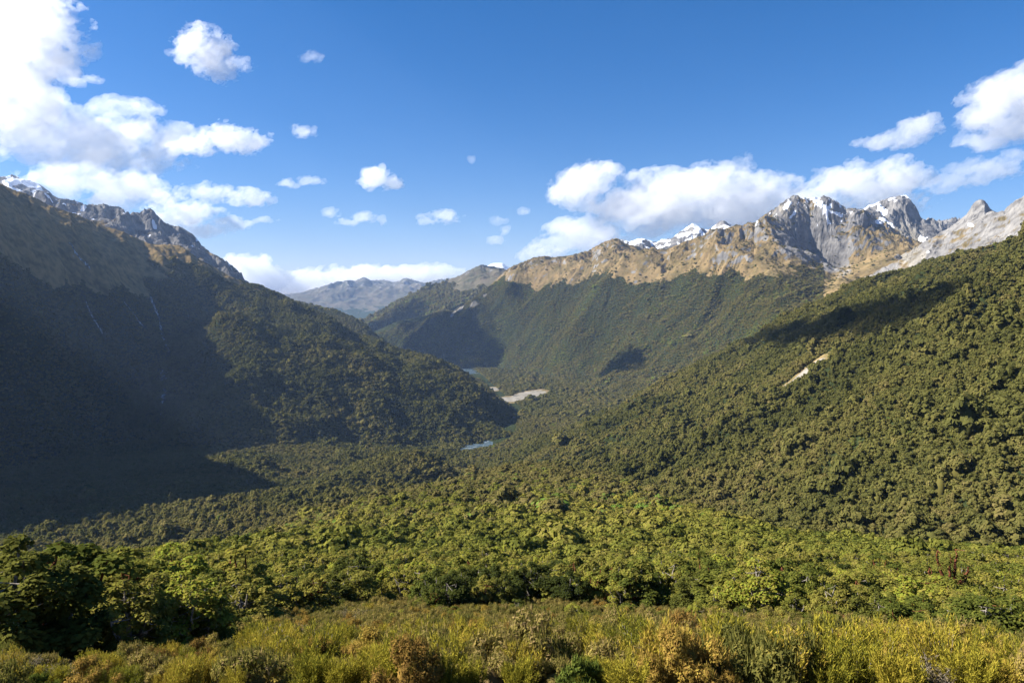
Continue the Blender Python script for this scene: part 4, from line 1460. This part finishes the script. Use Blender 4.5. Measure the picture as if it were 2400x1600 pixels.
def perlin3(x, y, z, seed=0):
    x, y, z = x + seed * 7.7, y + seed * 3.1, z - seed * 5.3
    xi, yi, zi = (np.floor(a).astype(np.int32) for a in (x, y, z))
    xf, yf, zf = x - xi, y - yi, z - zi
    u, v, w = (a * a * a * (a * (a * 6 - 15) + 10) for a in (xf, yf, zf))
    out = 0
    for a in (0, 1):
        for b in (0, 1):
            for c_ in (0, 1):
                h = _perm[_perm[_perm[(xi + a) & 255] + ((yi + b) & 255)] + ((zi + c_) & 255)]
                q = _g3[h]
                d = q[..., 0] * (xf - a) + q[..., 1] * (yf - b) + q[..., 2] * (zf - c_)
                out = out + d * (u if a else 1 - u) * (v if b else 1 - v) * (w if c_ else 1 - w)
    return out * 1.4


def surface_net(F, org, cell):
    """closed skin around F > 0"""
    S = F > 0
    nx, ny, nz = F.shape
    acc = np.zeros((nx - 1, ny - 1, nz - 1, 3), np.float32)
    cnt = np.zeros((nx - 1, ny - 1, nz - 1), np.float32)
    crn = [(i, j, k) for i in (0, 1) for j in (0, 1) for k in (0, 1)]

    def sl(o):
        return (slice(o[0], nx - 1 + o[0]), slice(o[1], ny - 1 + o[1]), slice(o[2], nz - 1 + o[2]))
    for a in crn:
        for ax in range(3):
            if a[ax]:
                continue
            b = list(a)
            b[ax] = 1
            fa, fb = F[sl(a)], F[sl(b)]
            m = (fa > 0) != (fb > 0)
            t = fa / np.where(m, fa - fb, 1)
            for c_ in range(3):
                acc[..., c_] += np.where(m, a[c_] + (t if c_ == ax else 0), 0)
            cnt += m
    live = cnt > 0
    idx = np.full(live.shape, -1, np.int64)
    idx[live] = np.arange(live.sum())
    ijk = np.stack(np.nonzero(live), 1)
    V = (ijk + acc[live] / cnt[live][:, None]) * cell + org
    faces = []
    for ax in range(3):
        b, c_ = (ax + 1) % 3, (ax + 2) % 3
        s0 = [slice(1, -1)] * 3
        s1 = [slice(1, -1)] * 3
        s0[ax], s1[ax] = slice(0, -1), slice(1, None)
        A, B = S[tuple(s0)], S[tuple(s1)]
        for m, flip in ((A & ~B, False), (~A & B, True)):
            p = np.stack(np.nonzero(m), 1)
            if len(p) == 0:
                continue
            p[:, b] += 1
            p[:, c_] += 1
            q = []
            for db, dc in ((-1, -1), (0, -1), (0, 0), (-1, 0)):
                r = p.copy()
                r[:, b] += db
                r[:, c_] += dc
                q.append(idx[r[:, 0], r[:, 1], r[:, 2]])
            q = np.stack(q, 1)
            faces.append(q[:, ::-1] if flip else q)
    return V, np.concatenate(faces)


def cloud_material(name, sigma):
    m, nt, out = nmat(name)
    v = nd(nt, 'ShaderNodeVolumeScatter', ins={'Color': (1, 1, 1, 1), 'Density': sigma, 'Anisotropy': 0.25})
    nt.links.new(v.outputs[0], out.inputs['Volume'])
    return m


def cloud(label, lobes, seed, torn=0.55, thin=1.0, group='clouds drifting in the blue sky', place=None):
    L_ = np.array(lobes, float)
    cx, cy_ = L_[:, 0].mean(), L_[:, 1].mean()
    low = 700 - (L_[:, 1] + L_[:, 3] * 1.25).max()   # the cloud's underside, above the horizon
    D = min(1480 * FPX / max(low, 20), 58000)
    k = D / FPX                                     # metres per photograph pixel at the cloud
    c_ = np.array(pix(cx, cy_, D))
    az = math.atan2(c_[0], c_[1])
    if place:
        c_, k, az = np.array(place[0], float), place[1], place[2]
    x0, x1 = (L_[:, 0] - L_[:, 2] * 1.8).min() - cx - 9, (L_[:, 0] + L_[:, 2] * 1.8).max() - cx + 9
    z0, z1 = cy_ - (L_[:, 1] + L_[:, 3] * 1.7).max() - 9, cy_ - (L_[:, 1] - L_[:, 3] * 1.9).min() + 9
    dep = np.minimum(L_[:, 2], L_[:, 3] * 1.6).max() * 1.35 + 6
    cell = max(2.1, ((x1 - x0) * (z1 - z0) * 2 * dep / 1.5e6) ** (1 / 3))
    X, Y, Z = np.meshgrid(np.arange(x0, x1, cell), np.arange(-dep, dep, cell), np.arange(z0, z1, cell), indexing='ij')
    f = np.full(X.shape, -9.0)
    for lx, ly, rx, rz in lobes:
        ry = min(rx, rz * 1.6)
        q = ((X - lx + cx) / rx) ** 2 + (Y / ry) ** 2 + ((Z - cy_ + ly) / rz) ** 2
        f = np.maximum(f, 1 - np.sqrt(q))
    size = np.sqrt(L_[:, 2] * L_[:, 3]).mean()
    a = R(28)
    U, Vv = X * math.cos(a) + Z * math.sin(a), -X * math.sin(a) + Z * math.cos(a)
    n, amp, s_ = 0, 1.0, max(size * 0.9, 20)
    for o in range(6):
        n = n + amp * perlin3(U / (s_ * 1.5), Y / s_, Vv / s_, seed * 5 + o)
        amp *= 0.70
        s_ /= 2.05
        if s_ < 2.5:
            break
    F = f + torn * n * 1.7 - 0.03 - 3.0 * np.clip(-0.38 - f, 0, 1)
    F[[0, -1]] = F[:, [0, -1]] = -1
    F[:, :, [0, -1]] = -1
    V, Q = surface_net(F, np.array([x0, -dep, z0]), cell)
    P = np.stack([V[:, 0] * math.cos(az) + V[:, 1] * math.sin(az), -V[:, 0] * math.sin(az) + V[:, 1] * math.cos(az), V[:, 2]], 1) * k
    me = bpy.data.meshes.new('cloud')
    me.vertices.add(len(P))
    me.vertices.foreach_set('co', P.astype(np.float32).ravel())
    me.loops.add(Q.size)
    me.loops.foreach_set('vertex_index', Q.astype(np.int32).ravel())
    me.polygons.add(len(Q))
    me.polygons.foreach_set('loop_start', np.arange(len(Q), dtype=np.int32) * 4)
    me.polygons.foreach_set('loop_total', np.full(len(Q), 4, np.int32))
    me.update()
    me.materials.append(cloud_material('cloud_vapour', 0.019 * thin / k))
    o = bpy.data.objects.new('cloud', me)
    o.location = c_
    o['label'] = label
    o['category'] = 'cloud'
    o['group'] = group
    col.objects.link(o)
    return o


CLOUDS = [
    ('tall white cloud filling the upper left corner of the sky', [(60, 80, 110, 95), (105, 55, 60, 60), (20, 150, 95, 110), (20, 230, 80, 80), (120, 140, 45, 38)], 0.5, 0.7),
    ('long white cloud bank stretching right from the left picture edge', [(60, 275, 110, 52), (90, 325, 150, 54), (250, 335, 140, 58), (340, 302, 95, 32), (300, 240, 60, 18), (235, 255, 55, 18), (410, 282, 40, 16), (130, 375, 115, 20)], 0.6, 0.6),
    ('ragged white cloud alone in the upper left blue', [(480, 118, 55, 42), (512, 160, 32, 26), (435, 132, 32, 13)], 0.6, 0.8),
    ('tiny wisp just right of the ragged upper cloud', [(568, 150, 26, 14)], 0.6, 0.5),
    ('thin slanting wisp between the corner cloud and the long bank', [(180, 194, 28, 10), (212, 183, 20, 9)], 0.5, 0.7),
    ('faint small wisp highest towards the middle of the sky', [(728, 133, 22, 12)], 0.7, 0.35),
    ('spreading white cloud with a pointed top right of the long bank', [(545, 328, 75, 26), (455, 350, 60, 18), (530, 308, 28, 20), (605, 328, 28, 12)], 0.5, 1.0),
    ('small white puff above the two middle clouds', [(712, 307, 27, 14)], 0.55, 0.8),
    ('low white cloud bank over the dark rocky ridge on the left', [(195, 432, 95, 34), (300, 440, 85, 34), (345, 432, 40, 22), (255, 470, 60, 26)], 0.45, 0.8),
    ('small puff touching the right end of the low left bank', [(386, 460, 30, 16)], 0.5, 0.8),
    ('flat pale cloud left of the arched one', [(490, 450, 62, 19)], 0.55, 0.8),
    ('arched white cloud with a curled right end', [(585, 462, 46, 18), (620, 468, 22, 8), (555, 475, 24, 12)], 0.45, 1.0),
    ('slender cloud with a bright right half over the valley head', [(722, 423, 32, 10), (678, 432, 24, 11)], 0.5, 0.8),
    ('white cloud rising behind the end of the rocky ridge', [(440, 508, 72, 30), (545, 520, 62, 13), (470, 538, 60, 18), (610, 512, 32, 8)], 0.5, 1.0),
    ('compact bright white puff near the middle of the sky', [(880, 420, 36, 24), (918, 428, 24, 16), (897, 390, 10, 7)], 0.4, 1.2),
    ('small puff leftmost of the row above the far range', [(776, 499, 18, 12)], 0.5, 0.8),
    ('double puff second in the row above the far range', [(815, 521, 24, 9), (850, 509, 28, 12)], 0.5, 0.8),
    ('tiny upright puff third in the row above the far range', [(895, 518, 12, 11)], 0.5, 0.7),
    ('feathered white cloud fourth in the row above the far range', [(1045, 508, 34, 14), (995, 516, 22, 11)], 0.6, 0.8),
    ('slanting wisp left of the great right hand cloud', [(1160, 562, 24, 10), (1182, 540, 14, 12)], 0.5, 0.8),
    ('little faint wisp above the slanting one', [(1168, 517, 18, 9)], 0.6, 0.5),
    ('tiny oval puff floating alone beside the great right hand cloud', [(1225, 495, 16, 8)], 0.5, 0.7),
    ('tiny lone fleck high over the middle of the valley', [(1104, 374, 8, 11)], 0.5, 0.6),
    ('low white cloud band lying behind the far blue range', [(590, 630, 55, 30), (640, 660, 80, 34), (740, 660, 110, 30), (850, 648, 110, 28), (950, 640, 100, 25), (1040, 632, 50, 14)], 0.36, 1.3),
    ('small white cloud resting on the ridge left of the great cloud', [(1275, 592, 46, 17), (1235, 602, 32, 10)], 0.45, 1.0),
    ('great white cloud bank piled behind the right hand ridge', [(1385, 440, 75, 50), (1440, 465, 60, 40), (1545, 480, 120, 62), (1650, 455, 110, 50), (1720, 490, 150, 60), (1380, 545, 90, 36), (1310, 560, 60, 22), (1780, 432, 45, 22), (1590, 415, 60, 20)], 0.56, 0.8),
    ('torn wisp standing up from the great cloud bank', [(1738, 392, 24, 20), (1690, 392, 30, 9), (1752, 372, 10, 14)], 0.6, 0.5),
    ('white cloud behind the snow patched summit', [(1990, 435, 90, 38), (2090, 430, 60, 42), (1920, 462, 70, 24), (2050, 465, 100, 34), (2005, 392, 22, 20)], 0.5, 0.9),
    ('soft cloud with a raised round end above the right peaks', [(2085, 326, 66, 20), (2150, 300, 40, 26), (2125, 320, 60, 20)], 0.36, 0.8),
    ('billowing cloud cut off by the right picture edge', [(2350, 235, 75, 48), (2395, 210, 60, 45), (2310, 265, 50, 34), (2385, 305, 85, 30), (2310, 325, 55, 22)], 0.42, 0.8),
    ('long soft cloud above the round rock tower', [(2310, 398, 72, 24), (2250, 420, 62, 18), (2385, 376, 60, 16), (2225, 438, 40, 10)], 0.4, 0.7),
]
for i_, (lab, lobes, torn, thin) in enumerate(CLOUDS):
    cloud(lab, lobes, 3 + i_, torn, thin)
cloud('cloud overhead beyond the top left of the picture, shading the right hillside', [(-150, 0, 115, 28), (0, 6, 125, 31), (130, -4, 115, 28), (235, 4, 70, 20)], 90, 0.34, 1.9,
      place=((-1690, 1850, 1800), 2.4, R(-90)))

# ------------------------------------------------------------------ the air
HAZE = 1.75e-5
bm = bmesh.new()
bmesh.ops.create_cube(bm, size=1.0)
hz_me = bpy.data.meshes.new('haze')
for v in bm.verts:
    v.co = Vector((v.co.x * 46000, v.co.y * 36000 + 9900, v.co.z * 2300 + 200))
bm.to_mesh(hz_me)
hm, nt, out = nmat('haze_air')
pv = nd(nt, 'ShaderNodeVolumePrincipled', ins={'Color': (0.42, 0.61, 1.0, 1), 'Density': HAZE, 'Anisotropy': 0.25})
nt.links.new(pv.outputs[0], out.inputs['Volume'])
hz_me.materials.append(hm)
haze = bpy.data.objects.new('haze', hz_me)
haze['kind'] = 'stuff'
haze['label'] = 'thin blue haze filling the valley air'
col.objects.link(haze)
